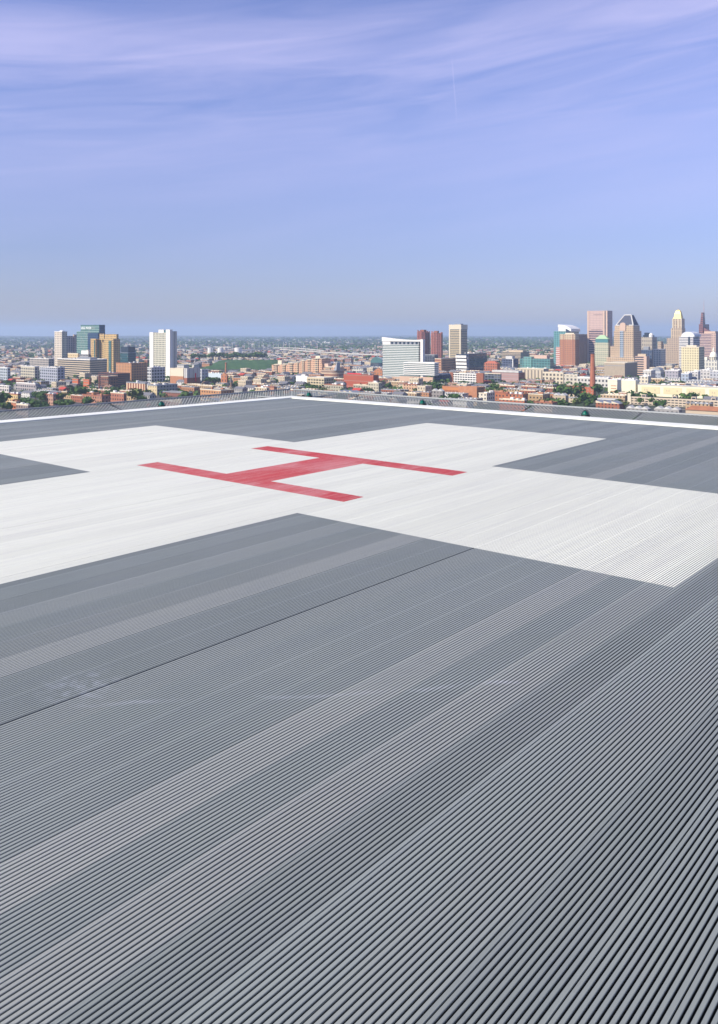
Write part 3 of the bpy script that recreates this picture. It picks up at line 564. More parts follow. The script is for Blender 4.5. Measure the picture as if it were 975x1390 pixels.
        for j in range(4): x = -w+q+(w-2*q)*(j+.5)/4; b.box('rib', x-1.6, x+1.6, -1.6, -.02, -1, h+(2.5 if j % 2 else 5.5), f, M_ROOF)
        b.box('rib', .02, 1.6, d*.35, d*.5, -1, h+3, f, M_ROOF); b.box('rib', .02, 1.6, d*.65, d*.8, -1, h+2, f, M_ROOF); b.box('penthouse', -w*.7, -w*.3, d*.3, d*.7, h, h+6, M_BRICK)
    b = B('office_tower', 'square beige tower with a blank crown standing on its own', 610, 626, 634.5, 440.5, 2350)
    zc = b.z(447); f = facade((.60, .50, .34), (.16, .17, .17), 50, 3.5, .98, .45); b.walls(f, z1=zc-.02); b.box('crown', -b.w-.8, .8, -.8, b.d+.8, zc, b.h, M_CREAM, M_ROOF)
    for xx in (-b.w-.6, b.fx(624)): b.box('pier', xx, xx+4.2, -.8, -.02, -1, zc-.04, M_CREAM)
    b.box('wall', .02, .5, 1, b.d-1, -1, zc-.5, f); b.plant(615, 623, 439.3, M_GREYM)
    b = B('office_block', 'brown brick office with a lit orange end beside the hotel wing', 590.5, 599, 619, 487, 1850); b.walls(facade((.56, .36, .24), (.30, .10, .08), 40, 4, .95, .4)); b.box('wall', .02, .5, .3, b.d-.3, -1, b.h-.3, facade((.44, .28, .20), (.06, .06, .09), 4, 3.8, .5, .5)); b.parapet(M_CREAM, .5, .7)  # side repeats the brick in a darker colour, its shade painted in
    b = B('office_block', 'dark low glass block in front of the rust red tower', 577, 590, 595, 482, 2000); b.walls(facade((.12, .13, .16), (.03, .04, .06), 5, 4, .6, .6)); b.parapet(M_GREYM)
    b = B('office_block', 'navy glass low block below the brown brick office', 590, 601, 613, 508, 1540); b.walls(facade((.10, .12, .20), (.02, .03, .06), 6, 5, .7, .6)); b.parapet(M_WHITEP, .5, .6)
    b = B('office_building', 'white terraced office stepping back against dark blue glass', 619, 636, 661, 481, 1820)
    b.box('glazing', -b.w*.15, 0, 1, b.d, -2, b.h+1.5, facade((.07, .08, .13), (.02, .03, .06), 6, 4, .7, .6, .3), M_ROOF)
    for i in range(5): b.box('terrace', -b.w-(4-i)*.0, -b.w*.15-.02-i*.0, -2-i*.9+4, b.d*.55, b.z(505-i*4.8), b.z(501.8-i*4.8), M_WHITEP); b.box('glazing', -b.w+1, -b.w*.15-.04, 3.5-i*.9, b.d*.5, b.z(501.8-i*4.8)+.01, b.z(500.2-i*4.8)-.01, M_GLASSD)
    b.box('wall', -b.w, -b.w*.16, 2.2, b.d*.5, -2, b.z(505.2), facade((.70, .69, .66), (.04, .05, .08), 5, 4.2, .6, .5), M_ROOF); b.clutter(3, M_WHITEP, 3, b.h+1.5)
    b = B('office_block', 'dark blue striped block behind the terraced white office', 645, 655, 662.5, 484, 1920); b.bands(M_GLASSD, mat('slate_band', (.16, .19, .28), .6), 4, .3)
    b = B('parking_garage', 'pale garage with open decks between two brick ends', 611.5, 656.5, 658, 507.5, 1420, mind=45)
    x1, x2 = b.fx(615.5), b.fx(647); b.box('wall', -b.w, x1-.02, -.6, 20, -1, b.h+.8, M_BRICK, M_ROOF); b.box('wall', x2+.02, 0, -.6, b.d, -1, b.h+1.2, M_BRICK, M_ROOF)
    b.box('deck_void', x1, x2, 1.4, b.d, -1, b.h-1.2, M_GLASSD, M_ROOF)
    for i in range(5): b.box('parapet', x1, x2, 0, 1.38, b.h-4.0*i-1.9, b.h-4.0*i, M_WHITEP)
    for i in range(9): x = x1+(x2-x1)*(i+.5)/9; b.box('column', x-.45, x+.45, .05, 1.36, 0, b.h-.05, M_WHITEP)
    b = B('parking_garage', 'dark grid fronted garage beside the tall brick end wall', 657.5, 679.5, 681, 507.5, 1500, mind=40); b.walls(facade((.19, .21, .25), (.03, .035, .05), 4.6, 3.4, .72, .62)); b.parapet(M_CREAM, .5, .6)
    b = B('school', 'orange brick school with two rows of narrow windows', 600.5, 648, 658, 526.5, 1170)
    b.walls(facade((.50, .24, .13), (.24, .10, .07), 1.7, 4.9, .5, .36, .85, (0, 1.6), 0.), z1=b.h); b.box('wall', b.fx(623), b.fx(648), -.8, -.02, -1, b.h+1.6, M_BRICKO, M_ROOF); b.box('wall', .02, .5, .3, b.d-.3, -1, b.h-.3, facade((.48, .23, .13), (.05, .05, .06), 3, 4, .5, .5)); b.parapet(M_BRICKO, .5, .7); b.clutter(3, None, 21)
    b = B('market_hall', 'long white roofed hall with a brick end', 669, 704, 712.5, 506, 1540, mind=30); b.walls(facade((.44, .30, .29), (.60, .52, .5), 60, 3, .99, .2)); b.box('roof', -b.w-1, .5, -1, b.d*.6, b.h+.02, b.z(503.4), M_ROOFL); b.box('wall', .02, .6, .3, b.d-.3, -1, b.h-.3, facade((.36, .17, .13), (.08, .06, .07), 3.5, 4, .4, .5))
    b = B('warehouse', 'brick gabled mill building behind the dark grid garage', 657, 675, 679, 493.5, 1760); b.walls(facade((.44, .19, .13), (.10, .08, .08), 4, 4, .4, .5)); w, d, h = b.w, b.d, b.h; m = MB(); m.prism([(-w, 0), (0, 0), (0, d), (-w, d)], h+.01, h+5, top=[(-w*.75, d*.3), (-w*.25, d*.3), (-w*.25, d*.7), (-w*.75, d*.7)]); m.build('roof', mat('red_roof', (.40, .12, .07), .8), b.o)
    b = B('office_block', 'deep blue flat block before the long tan office', 681, 697, 704, 487.5, 2000); b.walls(facade((.12, .14, .20), (.03, .04, .07), 5, 4, .6, .5)); b.box('pier', b.fx(696), b.fx(697.4), -1, -.02, -1, b.h+1, M_WHITEP); b.box('penthouse', b.fx(685), b.fx(694), 6, 20, b.h, b.z(483.5), M_ROOFL)
    b = B('office_block', 'long tan office block with dark window strips beyond the teal block', 681, 707, 718.5, 478, 2350); b.bands(M_GLASSD, M_TAN, 4.2, .5); b.plant(688, 707, 475.6, M_TAN)
    b = B('office_block', 'low teal glass block under the brown tower', 706, 747, 752, 487, 1900); b.walls(facade((.14, .27, .27), (.05, .10, .11), 5, 4.2, .55, .5, .3)); b.box('tower_block', b.fx(711), b.fx(722), -1, 12, -1, b.z(484.8), facade((.20, .36, .34), (.06, .12, .12), 5, 4.2, .4, .4, .3), M_ROOF); b.box('penthouse', b.fx(724), b.fx(741), 6, 22, b.h, b.z(482.5), M_PINK)
    # --- cream institutional ranges
    b = B('civic_building', 'long cream stone range with tall window bays under the teal block', 703, 738, 745, 501, 1560); b.walls(facade((.66, .58, .46), (.34, .30, .25), 5, 40, .4, .62, .85, (0, 12), 0)); b.box('cornice', -b.w-.6, .6, -.6, b.d+.6, b.h-1, b.h+.8, M_CREAM); b.clutter(4, M_WHITEP, 31)
    b = B('civic_building', 'cream block with deep window bays below the brown tower', 737, 765, 768, 506.5, 1480, mind=30); b.walls(facade((.68, .61, .49), (.16, .15, .14), 5, 4.8, .5, .5)); b.parapet(M_CREAM); b.clutter(5, None, 32)
    b = B('civic_building', 'grey cream block with square windows left behind the chimney'.replace('left behind', 'behind'), 766, 784, 787, 509.5, 1450, mind=30); b.walls(facade((.62, .58, .50), (.14, .14, .14), 5.2, 5, .45, .45)); b.parapet(M_CREAM); b.clutter(3, None, 33)
    b = B('civic_building', 'pale block with three rows of square windows against the chimney', 784, 826, 829, 513.5, 1400, mind=28); b.walls(facade((.64, .62, .58), (.06, .07, .08), 4.4, 5.2, .45, .42)); b.parapet(M_WHITEP); b.clutter(5, M_GREYM, 34)
    # --- the downtown towers
    b = B('office_tower', 'teal glass tower with an arched white roof behind the brown tower', 752, 774, 786, 449.5, 2380)
    b.walls(facade((.22, .42, .42), (.10, .24, .26), 5, 4, .7, .7, .3, (0, 0), .05)); b.box('glazing', b.fx(769), -.5, -1.5, b.d-1, b.h-18, b.z(446.5), M_GLASSD); m = MB(); n = 10
    x0, x1 = b.fx(758), 4.; P = [(x0+(x1-x0)*i/n, b.z(440.4)-(b.z(440.4)-b.z(446.3))*(i/n)**2.2) for i in range(n+1)]
    for (a, za), (c, zc) in zip(P, P[1:]):
        m.face([(a, -2, za-8), (c, -2, zc-8), (c, -2, zc), (a, -2, za)]); m.face([(a, -2, za), (c, -2, zc), (c, b.d, zc), (a, b.d, za)]); m.face([(c, b.d, zc-8), (a, b.d, za-8), (a, b.d, za), (c, b.d, zc)]); m.face([(a, b.d, za-8), (c, b.d, zc-8), (c, -2, zc-8), (a, -2, za-8)])
    m.face([(x0, b.d, P[0][1]-8), (x0, -2, P[0][1]-8), (x0, -2, P[0][1]), (x0, b.d, P[0][1])]); m.face([(x1, -2, P[-1][1]-8), (x1, b.d, P[-1][1]-8), (x1, b.d, P[-1][1]), (x1, -2, P[-1][1])]); m.build('roof', mat('white_metal_roof', (.80, .80, .78), .5), b.o)
    b.box('top_storey', x0+1, b.fx(768.5), -1.2, b.d-1, b.h+.02, P[3][1]-8.01, M_WHITEP)
    b = B('office_tower', 'brown brick tower with a cream cap and deep shaded side', 760, 781, 797.5, 453.5, 2120)
    bf = facade((.46, .24, .16), (.28, .16, .12), 3.4, 3.5, .42, .5); zc = b.z(461); zb = b.z(496); b.walls(bf, z0=zb+.02, z1=zc-.02); b.box('cap', -b.w, 0, 0, b.d, zc, b.h, facade((.64, .52, .38), (.28, .22, .18), 3.4, 3.5, .42, .5), M_ROOF)
    b.box('base', -b.w-3, 4, -4, b.d+3, -2, zb, facade((.68, .62, .46), (.12, .11, .10), 30, 40, .1, .15), M_ROOFL)
    for f in (.27, .86): b.box('pier', -b.w*(1-f)-.9, -b.w*(1-f)+.9, -.5, -.02, zb, b.h, mat('dark_brick_pier', (.26, .12, .09), .8))
    b.box('wall', .02, .7, b.d*.30, b.d-.5, zb+.1, b.h-3, facade((.46, .24, .16), (.04, .05, .09), 3.4, 60, .5, 1., .4)); b.plant(764, 776, 451.8, M_CREAM, .2, .6)
    b = B('office_block', 'narrow red and white banded block hugging the brown tower', 754.8, 760.5, 762, 471, 2180); b.bands(mat('red_panel', (.42, .12, .09), .8), M_WHITEP, 5, .35)
    b = B('office_tower', 'tallest pale pink slab tower with a blank top half', 797.5, 825, 831.5, 421.5, 2420)
    up = facade((.62, .47, .42), (.50, .37, .34), 3.2, 3.6, .5, .5, .8, (0, 0), 0); lo = facade((.64, .48, .43), (.13, .10, .14), 70, 4.7, .97, .55, .8, (0, 0), 0); zm = b.z(449)
    b.walls(up, z0=zm+.02); b.walls(lo, z1=zm); b.box('wall', b.fx(803), b.fx(817), -.4, -.02, zm+3, b.z(447.2), lo); b.box('pier', -b.w*.13, -b.w*.085, -.5, -.02, -1, b.h-.5, M_GLASSD)
    for x in (-b.w, -b.w*.085, -b.w*.22): b.box('pier', x, x+b.w*.085-.1, -.9, -.02, -1, b.h, M_PINK)
    b.box('wall', .02, .5, 3, b.d-.5, -1, b.h-2, up); b.box('vent_slot', b.fx(806), b.fx(818), -.2, -.02, b.z(427.3), b.z(426.5), mat('shadow_slot', (.25, .19, .18), .8))
    b = B('office_tower', 'pale green stone tower under a low green copper roof', 807.5, 826, 829, 465, 2060, mind=30)
    b.walls(facade((.52, .52, .40), (.30, .33, .27), 3.6, 3.6, .5, .45)); b.box('glazing', -b.w+1.5, -1.5, 1.5, b.d-1.5, b.h, b.z(460.2), mat('teal_glazing', (.08, .22, .24), .2)); w, d = b.w, b.d; m = MB()
    m.prism([(-w+.5, .5), (-.5, .5), (-.5, d-.5), (-w+.5, d-.5)], b.z(460.2)+.01, b.z(454.8), top=[(-w*.66, d*.35), (-w*.34, d*.35), (-w*.34, d*.65), (-w*.66, d*.65)]); m.build('roof', mat('copper_roof', (.34, .50, .30), .7), b.o)
    for i in range(4): b.box('cornice', -w-.4, .4, -.4, d+.4, b.z(471+i*7), b.z(470.4+i*7), M_CREAM)
    # the tower with the cut pyramid
    b = B('office_tower', 'beige stepped tower crowned by a cut pyramid framed in white', 829, 860, 871, 449.5, 2000)
    sf = facade((.58, .46, .34), (.16, .11, .10), 3.6, 3.6, .42, .45, .85, (0, 0), .1); w, d, h = b.w, b.d, b.h
    b.walls(sf, z1=b.z(470)); xs = b.fx(833.5); b.walls(sf, x0=xs, z0=b.z(470)+.02, z1=b.z(449)); b.walls(facade((.58, .46, .34), (.45, .35, .26), 3.6, 3.6, .4, .4), x0=b.fx(834.5), x1=-.5, y0=1, y1=d*.8, z0=b.z(449)+.02, z1=b.z(441.6))
    b.box('window_strip', b.fx(841.8), b.fx(846.6), -.8, -.02, 2, b.z(449), facade((.46, .52, .58), (.14, .18, .24), 3, 3.6, .7, .55, .3));
    zz0, zz1 = b.z(441.2), b.z(427.2); Q = [(b.fx(836.2), 1.5), (-1.0, 1.5), (-1.0, d*.72), (b.fx(836.2), d*.72)]; ca, cb = b.fx(846.3), b.fx(855.2); T = [(ca, 9), (cb, 9), (cb, d*.45), (ca, d*.45)]
    m = MB(); m.prism(Q, zz0, zz1, 0, top=T); m.build('pyramid_roof', mat('slate_blue_roof', (.09, .10, .14), .9, 0, .1), b.o)
    for i in range(4):
        m = MB(); p, q, r, s_ = (*Q[i], zz0), (*T[i], zz1), (*T[(i+1) % 4], zz1), (*Q[(i+1) % 4], zz0); m.bar(p, q, 1.3 if i < 2 else .6); m.bar(q, r, 1.2 if i == 0 else .6)
        if i != 0: m.bar(p, s_, .6)
        m.build('roof_edge', M_WHITEP, b.o)
    m = MB(); m.bar((Q[0][0], 1.2, zz0), (b.fx(841), 1.2, zz0), 1.2); m.bar((b.fx(854), 1.2, zz0), (-1, 1.2, zz0), 1.2); m.build('roof_edge', M_WHITEP, b.o)
    n = 8; m = MB(); xa, xb = b.fx(842), b.fx(849.5); m.prism([(xb, -1.2), (xb, 6), (xa, 6), (xa, -1.2)][::1], b.z(449), b.z(440.5)); arc = [(xa+(xb-xa)*(.5-.5*cos(pi*i/n)), b.z(440.5)+5*sin(pi*i/n)) for i in range(n+1)]
    m.face([(a, -1.2, z) for a, z in arc]); [m.face([(a, -1.2, za), (c, -1.2, zc), (c, 6, zc), (a, 6, za)]) for (a, za), (c, zc) in zip(arc, arc[1:])]; m.build('arched_dormer', M_PINK, b.o)
    b.box('low_wing', b.fx(826), 6, -12, -.9, -2, b.z(485.5), facade((.60, .47, .34), (.20, .14, .11), 3.6, 3.6, .42, .45), M_ROOFL)
    b = B('windowless_block', 'windowless tan block with a dark shaded side before the cut pyramid tower', 820.5, 848.5, 865.5, 493.5, 1640); b.walls(noisy('tan_panel', (.42, .35, .26), (.36, .30, .23), .2), z1=b.h); b.box('cornice', -b.w-.5, .5, -.5, b.d+.5, b.h+.01, b.h+1.6, M_CREAM); b.box('cornice', -b.w-.2, -.2, -.3, -.02, b.h-5, b.h-4, M_GREYM); b.clutter(4, M_CREAM, 40)
    b = B('office_block', 'pale pink block with wide window bands beside the windowless tan block', 862, 878, 882, 483.5, 1720); b.bands(M_GLASSD, M_PINK, 4.6, .5, x1=-6); b.box('wall', -5.9, 0, -.3, b.d, -1, b.h, M_PINK, M_ROOF); b.plant(865, 876, 480.5, M_TAN)
    b = B('office_tower', 'grey stone tower with rooftop drum behind dark glass blocks', 870, 885.5, 892, 457.5, 2560); b.walls(facade((.50, .45, .37), (.16, .15, .16), 4.6, 12, .35, .5)); b.box('penthouse', b.fx(874), b.fx(880), 6, 18, b.h, b.z(451.5), M_GLASSD); m = MB(); m.prism(circ(6.5, 14, -6, 9), b.h-.1, b.z(454.2)); m.prism(circ(6.5, 14, -6, 9), b.z(454.2)+.01, b.z(452), top=circ(3, 14, -6, 9)); m.build('drum', M_WHITEP, b.o, True); b.box('penthouse', b.fx(870.3), b.fx(882), 20, b.d-1, b.h, b.z(454.8), M_GLASSD)
    b = B('office_block', 'dark blue stepped glass block below the grey tower with the drum', 871, 885, 890, 475, 2150); b.walls(facade((.10, .13, .20), (.03, .05, .10), 4, 4, .6, .5, .3)); b.box('low_wing', -b.w, -1, -14, -.05, -1, b.z(487), facade((.20, .20, .26), (.04, .05, .08), 60, 4, .97, .55), M_ROOF); b.box('penthouse', b.fx(873), b.fx(880), 4, 16, b.h, b.z(470.5), M_GREYM)
    b = B('apartment_tower', 'white and pale cyan slab tower beside the dark stepped glass', 887, 897.5, 904, 474.5, 2080); b.walls(facade((.66, .68, .62), (.22, .32, .36), 4.5, 4, .45, .5)); b.parapet(M_WHITEP)
    # gilded crown tower
    b = B('office_tower', 'tall stone tower of narrowing steps with a gilded crown', 897, 924, 930, 470, 2240); w, d = b.w, b.d; st = (.50, .41, .33)
    sf = facade(st, (.20, .16, .15), 3.4, 3.7, .42, .48); b.walls(sf, z1=b.z(476)); b.walls(sf, x0=b.fx(901), x1=-.8, y0=2, y1=d-1, z0=b.z(476)+.02, z1=b.z(467)); b.walls(sf, x0=b.fx(905), x1=-1.5, y0=3, y1=d-2, z0=b.z(467)+.02, z1=b.z(459))
    sv = facade((.60, .50, .38), (.24, .18, .17), 3.6, 14, .36, .8); xa, xb = b.fx(910.5), -.3-0; xb = b.fx(925.5) if b.fx(925.5) < 0 else 3
    b.walls(sv, x0=xa, x1=xb, y0=4, y1=4+(xb-xa), z0=b.z(459)+.02, z1=b.z(445.5)); xa2, xb2 = b.fx(912), xb-.8; b.walls(sv, x0=xa2, x1=xb2, y0=5, y1=5+(xb2-xa2), z0=b.z(445.5)+.02, z1=b.z(432.5))
    cx0 = (xa2+xb2)/2; hw = (xb2-xa2)/2; gold = mat('gilded_copper', (.80, .62, .22), .45, .2); yc = 5+hw
    sq = lambda f: [(cx0-hw*f, yc-hw*f), (cx0+hw*f, yc-hw*f), (cx0+hw*f, yc+hw*f), (cx0-hw*f, yc+hw*f)]
    m = MB(); m.prism(sq(.82), b.z(432.5)+.02, b.z(426), top=sq(.62)); m.prism(sq(.62), b.z(426)+.02, b.z(421.5), top=sq(.42)); m.prism(sq(.42), b.z(421.5)+.02, b.z(420), top=sq(.12)); m.build('crown_roof', gold, b.o)
    m = MB(); m.bar((cx0, yc, b.z(420.2)), (cx0, yc, b.z(417.3)), .5, w2=.2); m.build('finial', M_GREYM, b.o)
    for f in (-1, -.35, .35, 1): b.box('buttress', cx0+hw*f*.9-1, cx0+hw*f*.9+1, 3.6, 4.98, b.z(445.3), b.z(432.8)+1.5, M_CREAM)
    b.box('low_wing', b.fx(892), -w-.05, 6, d*.6, -1, b.z(463.8), sf, M_ROOF)
    b = B('office_tower', 'striped white office with a barrel roof beside the gilded tower', 922, 941, 950, 457, 1980); b.bands(mat('violet_glass', (.10, .11, .17), .2), mat('white_band', (.74, .72, .68), .6), 3.9, .52)
    m = MB(); n = 10; P = [(-b.w*.85+b.w*.95*(.5-.5*cos(pi*i/n)), b.h+12*sin(pi*i/n)**.8) for i in range(n+1)]
    for (a, za), (c, zc) in zip(P, P[1:]): m.face([(a, 1, za), (c, 1, zc), (c, b.d, zc), (a, b.d, za)])
    m.face([(a, 1, z) for a, z in P]); m.face([(a, b.d, z) for a, z in P][::-1]); m.build('roof', mat('silver_roof', (.66, .68, .70), .5), b.o); b.box('wall', .02, .5, .4, b.d-.4, 0, b.h-1, facade((.62, .60, .58), (.18, .18, .26), 60, 3.9, .97, .5)); b.box('window_strip', b.fx(934.5), b.fx(937), -.5, -.02, 4, b.h, M_GLASSD)
    b = B('apartment_building', 'yellow stone block with a grid of small windows', 925, 949, 956.5, 471.5, 1640); b.walls(facade((.76, .70, .50), (.42, .34, .20), 3.3, 3.5, .45, .5)); b.parapet(M_CREAM); b.plant(930, 944, 468.8, M_CREAM); b.clutter(2, M_GREYM, 4)
    b = B('office_tower', 'broad pink banded office with a raised blank top', 938, 972, 985, 452.5, 2140); b.bands(mat('plum_glass', (.12, .08, .13), .25), mat('pink_band', (.62, .47, .40), .7), 4.2, .45, x1=b.fx(966)); b.box('wall', b.fx(966)+.02, 0, -.5, b.d, -1, b.z(452), facade((.60, .46, .40), (.40, .30, .28), 4, 4.2, .5, .4), M_ROOF); b.box('crown', b.fx(956), b.fx(971), 2, b.d*.7, b.h+.02, b.z(449.6), M_PINK)
    b = B('office_tower', 'dark red tower with a leaning blade top and sloping shoulder', 949, 954.5, 963, 440, 2500); rd = facade((.30, .15, .15), (.14, .09, .11), 60, 4.6, .97, .5); w, d = b.w, b.d; b.walls(rd, z1=b.h)
    m = MB(); m.prism([(-w*.75, 2), (-.4, 2), (-.4, d*.4), (-w*.75, d*.4)], b.h+.01, b.z(424), 0, 1, top=[(-w*.45, 2), (-.0, 2), (-.0, d*.25), (-w*.45, d*.25)]); m.build('blade_top', [rd, M_ROOF], b.o)
    m = MB(); m.face([(.05, 4, 0), (.05+22, 4, 0), (.05+22, 4, b.z(451)), (.05, 4, b.z(444))]); m.face([(22.05, 4, 0), (22.05, 24, 0), (22.05, 24, b.z(451)), (22.05, 4, b.z(451))]); m.face([(.05, 4, b.z(444)), (22.05, 4, b.z(451)), (22.05, 24, b.z(451)), (.05, 24, b.z(444))]); m.face([(22.05, 24, 0), (.05, 24, 0), (.05, 24, b.z(444)), (22.05, 24, b.z(451))]); m.build('sloping_wing', mat('maroon_roof', (.22, .11, .12), .7), b.o)
    D = 2700; o = empty('radio_mast', (px2x(955.8, D), D, drop(D)), 0, 'thin pink lattice mast above the broad pink office', 'mast'); m = MB(); zt, zm_ = px2z(405, D), px2z(427, D)
    for a in range(3):
        q = (1.6*cos(a*2.094), 1.6*sin(a*2.094)); m.bar((q[0]*1.7, q[1]*1.7, 0), (*q, zm_), .35, n=4); m.bar((*q, zm_), (0, 0, zt), .3, n=4, w2=.12)
    for i in range(40):
        za = zm_*i/40; zb2 = zm_*(i+1)/40; a = i % 3; q = (2*cos(a*2.094), 2*sin(a*2.094)); r = (2*cos(a*2.094+2.094), 2*sin(a*2.094+2.094)); m.bar((*q, za), (*r, zb2), .15, n=3)
    m.build('lattice', mat('pink_painted_steel', (.62, .40, .42), .6), o)
    # city hall dome
    b = B('city_hall', 'white domed city hall with a slender lantern', 956, 974, 982, 489, 1820, 'building'); ws = mat('white_marble', (.76, .73, .62), .7); b.walls(facade((.70, .68, .60), (.30, .32, .36), 4.4, 9, .4, .55)); b.box('mansard', -b.w*.98, -b.w*.78, 1, 14, b.h, b.z(485), ws); cx_, cy_ = b.fx(966.8), 12
    m = MB(); m.prism(circ(8.2, 20, cx_, cy_), b.h, b.z(484.5)); m.build('drum', facade((.74, .70, .58), (.30, .28, .26), 3.2, 30, .4, .8), b.o, True); m = MB(); m.prism(circ(9, 20, cx_, cy_), b.z(490.5), b.z(489.7)); m.prism(circ(9, 20, cx_, cy_), b.z(484.8), b.z(484)); m.build('cornice', ws, b.o, True); m = MB(); n = 7
    for i in range(n): a, c = i/n*pi/2*.93, (i+1)/n*pi/2*.93; m.prism(circ(8*cos(a), 20, cx_, cy_), b.z(484)+10.5*sin(a), b.z(484)+10.5*sin(c), top=circ(8*cos(c), 20, cx_, cy_), cap=(i == n-1))
    m.build('dome', ws, b.o, True); m = MB(); m.prism(circ(1.9, 10, cx_, cy_), b.z(484)+9.8, b.z(475.5)); m.prism(circ(2.3, 10, cx_, cy_), b.z(475.5)+.01, b.z(471), top=circ(.2, 10, cx_, cy_)); m.build('lantern', ws, b.o, True)
    # --- pale blocks before downtown
    for i, (xa, xc, xr, y, D, c, lab) in enumerate(((873, 884, 890, 503, 1560, (.62, .60, .56), 'small white block with two roof steps below the pale cyan tower'), (884, 897, 902, 505, 1640, (.40, .42, .47), 'barrel roofed grey hall beside the small white block'), (903, 921, 926, 503, 1600, (.44, .42, .46), 'mauve grey block with a tower stub below the gilded tower'), (925, 935, 940, 507, 1480, (.42, .47, .54), 'low blue grey block before the yellow stone block'), (937, 948, 951, 504.5, 1500, (.60, .58, .57), 'narrow white block at the foot of the yellow stone block'), (950, 964, 967, 502.5, 1550, (.60, .58, .56), 'pale stone block below the domed city hall'), (964, 982, 986, 504, 1500, (.50, .51, .54), 'pale grey block nearest the frame edge under the dome'), (868, 880, 884, 511, 1420, (.72, .66, .54), 'cream low block behind the cream factory roof'))):
        b = B('office_block', lab, xa, xc, xr, y, D); b.walls(facade(c, (.22, .23, .26), 4.2, 4.4, .45, .45), M_ROOFL); b.parapet(M_WHITEP, .4, .6); b.clutter(3, M_WHITEP, 50+i)
        if 'barrel' in lab:
            m = MB(); n = 8; P = [(-b.w+b.w*(.5-.5*cos(pi*j/n)), b.h+9*sin(pi*j/n)) for j in range(n+1)]
            for (a, za), (c2, zc) in zip(P, P[1:]): m.face([(a, .2, za), (c2, .2, zc), (c2, b.d, zc), (a, b.d, za)])
            m.face([(a, .2, z) for a, z in P]); m.build('barrel_roof', M_GREYM, b.o)
    # --- cream factory, garage, chimney yard
    b = B('factory', 'big blank cream factory block with four slot windows', 825.5, 863, 868, 516.5, 1225, mind=60); cw = noisy('cream_wall', (.82, .76, .56), (.76, .69, .50), .1); b.walls(cw, M_ROOFL)
    for i in range(4): b.box('window', b.fx(829.5), b.fx(837), -.15, -.03, b.z(525.4+i*3.75), b.z(524.3+i*3.75), M_BRICKO)
    b.clutter(8, M_WHITEP, 60); b.parapet(M_WHITEP, .5, .7)
    b = B('factory', 'long cream factory with a white roof running out of the frame', 866, 1010, 1012, 527.5, 1135, mind=40); b.walls(cw, M_ROOFL); b.box('roof', -b.w, 0, -.6, b.d, b.h+.02, b.h+1.0, M_ROOFL)
    for i, xx in enumerate((870, 900, 931, 962)):
        xa = b.fx(xx+1); b.box('wall_panel', xa, b.fx(xx+26), -.4, -.02, b.h-12, b.h-2.6, noisy('ochre_panel', (.70, .60, .36), (.66, .57, .36), .2))
        for j in (5, 8, 19): b.box('window', b.fx(xx+j), b.fx(xx+j+1.1), -.6, -.42, b.h-8.6, b.h-6.0, M_TAN)
    b.clutter(14, M_WHITEP, 61)
    b = B('parking_garage', 'long low beige garage with slot openings before the cream factory', 853.5, 1000, 1003, 545, 1000, mind=26); gw = mat('beige_concrete', (.56, .47, .36), .85); b.box('deck_void', -b.w+.5, -.5, 1.2, b.d, -1, b.h-.6, M_GLASSD, M_ROOF); 
    for i in range(4): b.box('parapet', -b.w, 0, 0, 1.18, b.h-3.2*i-1.9, b.h-3.2*i, gw)
    for i in range(28): x = -b.w+b.w*(i+.5)/28; b.box('column', x-.55, x+.55, .04, 1.16, -.5, b.h-.05, gw)
    for xx in (870, 912, 938, 965): b.box('stair_head', b.fx(xx), b.fx(xx+6), 2, 8, b.h-.6, b.h+3, gw); b.box('window', b.fx(xx+1), b.fx(xx+5.4), 1.85, 1.98, b.h+.3, b.h+2.2, M_GLASSD)
    b.box('stair_tower', -b.w-1, b.fx(857), -.8, 9, -1, b.h+4, M_CREAM)
    D = 1215; X = px2x(804.8, D); o = empty('smokestack', (X, D, drop(D)), 0, 'very tall tapering red brick chimney', 'chimney'); COVER.append((801, 809, 480, D)); m = MB(); H = px2z(480.3, D)
    r0, r1 = 4.7, 2.75; N = 8
    for i in range(6): a, c = i/6, (i+1)/6; m.prism(circ(r0+(r1-r0)*a, N, ph=.4), H*a-(1 if i == 0 else 0), H*c, top=circ(r0+(r1-r0)*c, N, ph=.4), cap=(i == 5))
    m.build('shaft', noisy('chimney_brick', (.44, .17, .10), (.33, .12, .075), .25, scl=(1, 1, .3)), o); m = MB(); m.prism(circ(3.15, N, ph=.4), H-4, H-3); m.prism(circ(3.0, N, ph=.4), H-1.2, H+.2); m.build('rim', M_BRICK, o)
    b = B('boiler_house', 'red brick boiler house at the foot of the chimney', 794, 806, 809, 525.5, 1190); b.walls(facade((.44, .17, .11), (.5, .4, .35), 4, 3, .3, .3, .85, (0, 0), 0)); FOOT.append((tocity(X, D)[0]-6, tocity(X, D)[0]+6, tocity(X, D)[1]-6, tocity(X, D)[1]+6))
    b = B('warehouse', 'flat red brick warehouse with a wide dark loading door', 768.5, 792, 794, 525, 1200); b.walls(facade((.46, .17, .11), (.5, .4, .35), 30, 16, .25, .16, .85, (6, 1.5), 0)); b.box('door', b.fx(773), b.fx(783), -.3, -.03, 1, b.z(532), M_GLASSD); b.parapet(M_BRICK, .4, .6); b.box('loading_dock', b.fx(771), b.fx(783), -8, -.4, -1, b.z(535.5), M_TAN)
    b = B('market_hall', 'pale canvas roofed hall edged in red brick', 808, 840, 846, 543.5, 1085, mind=22); b.walls(M_BRICK); b.box('roof', -b.w+2, -4, -2, b.d-3, b.h+.02, b.h+1.4, M_ROOFL)
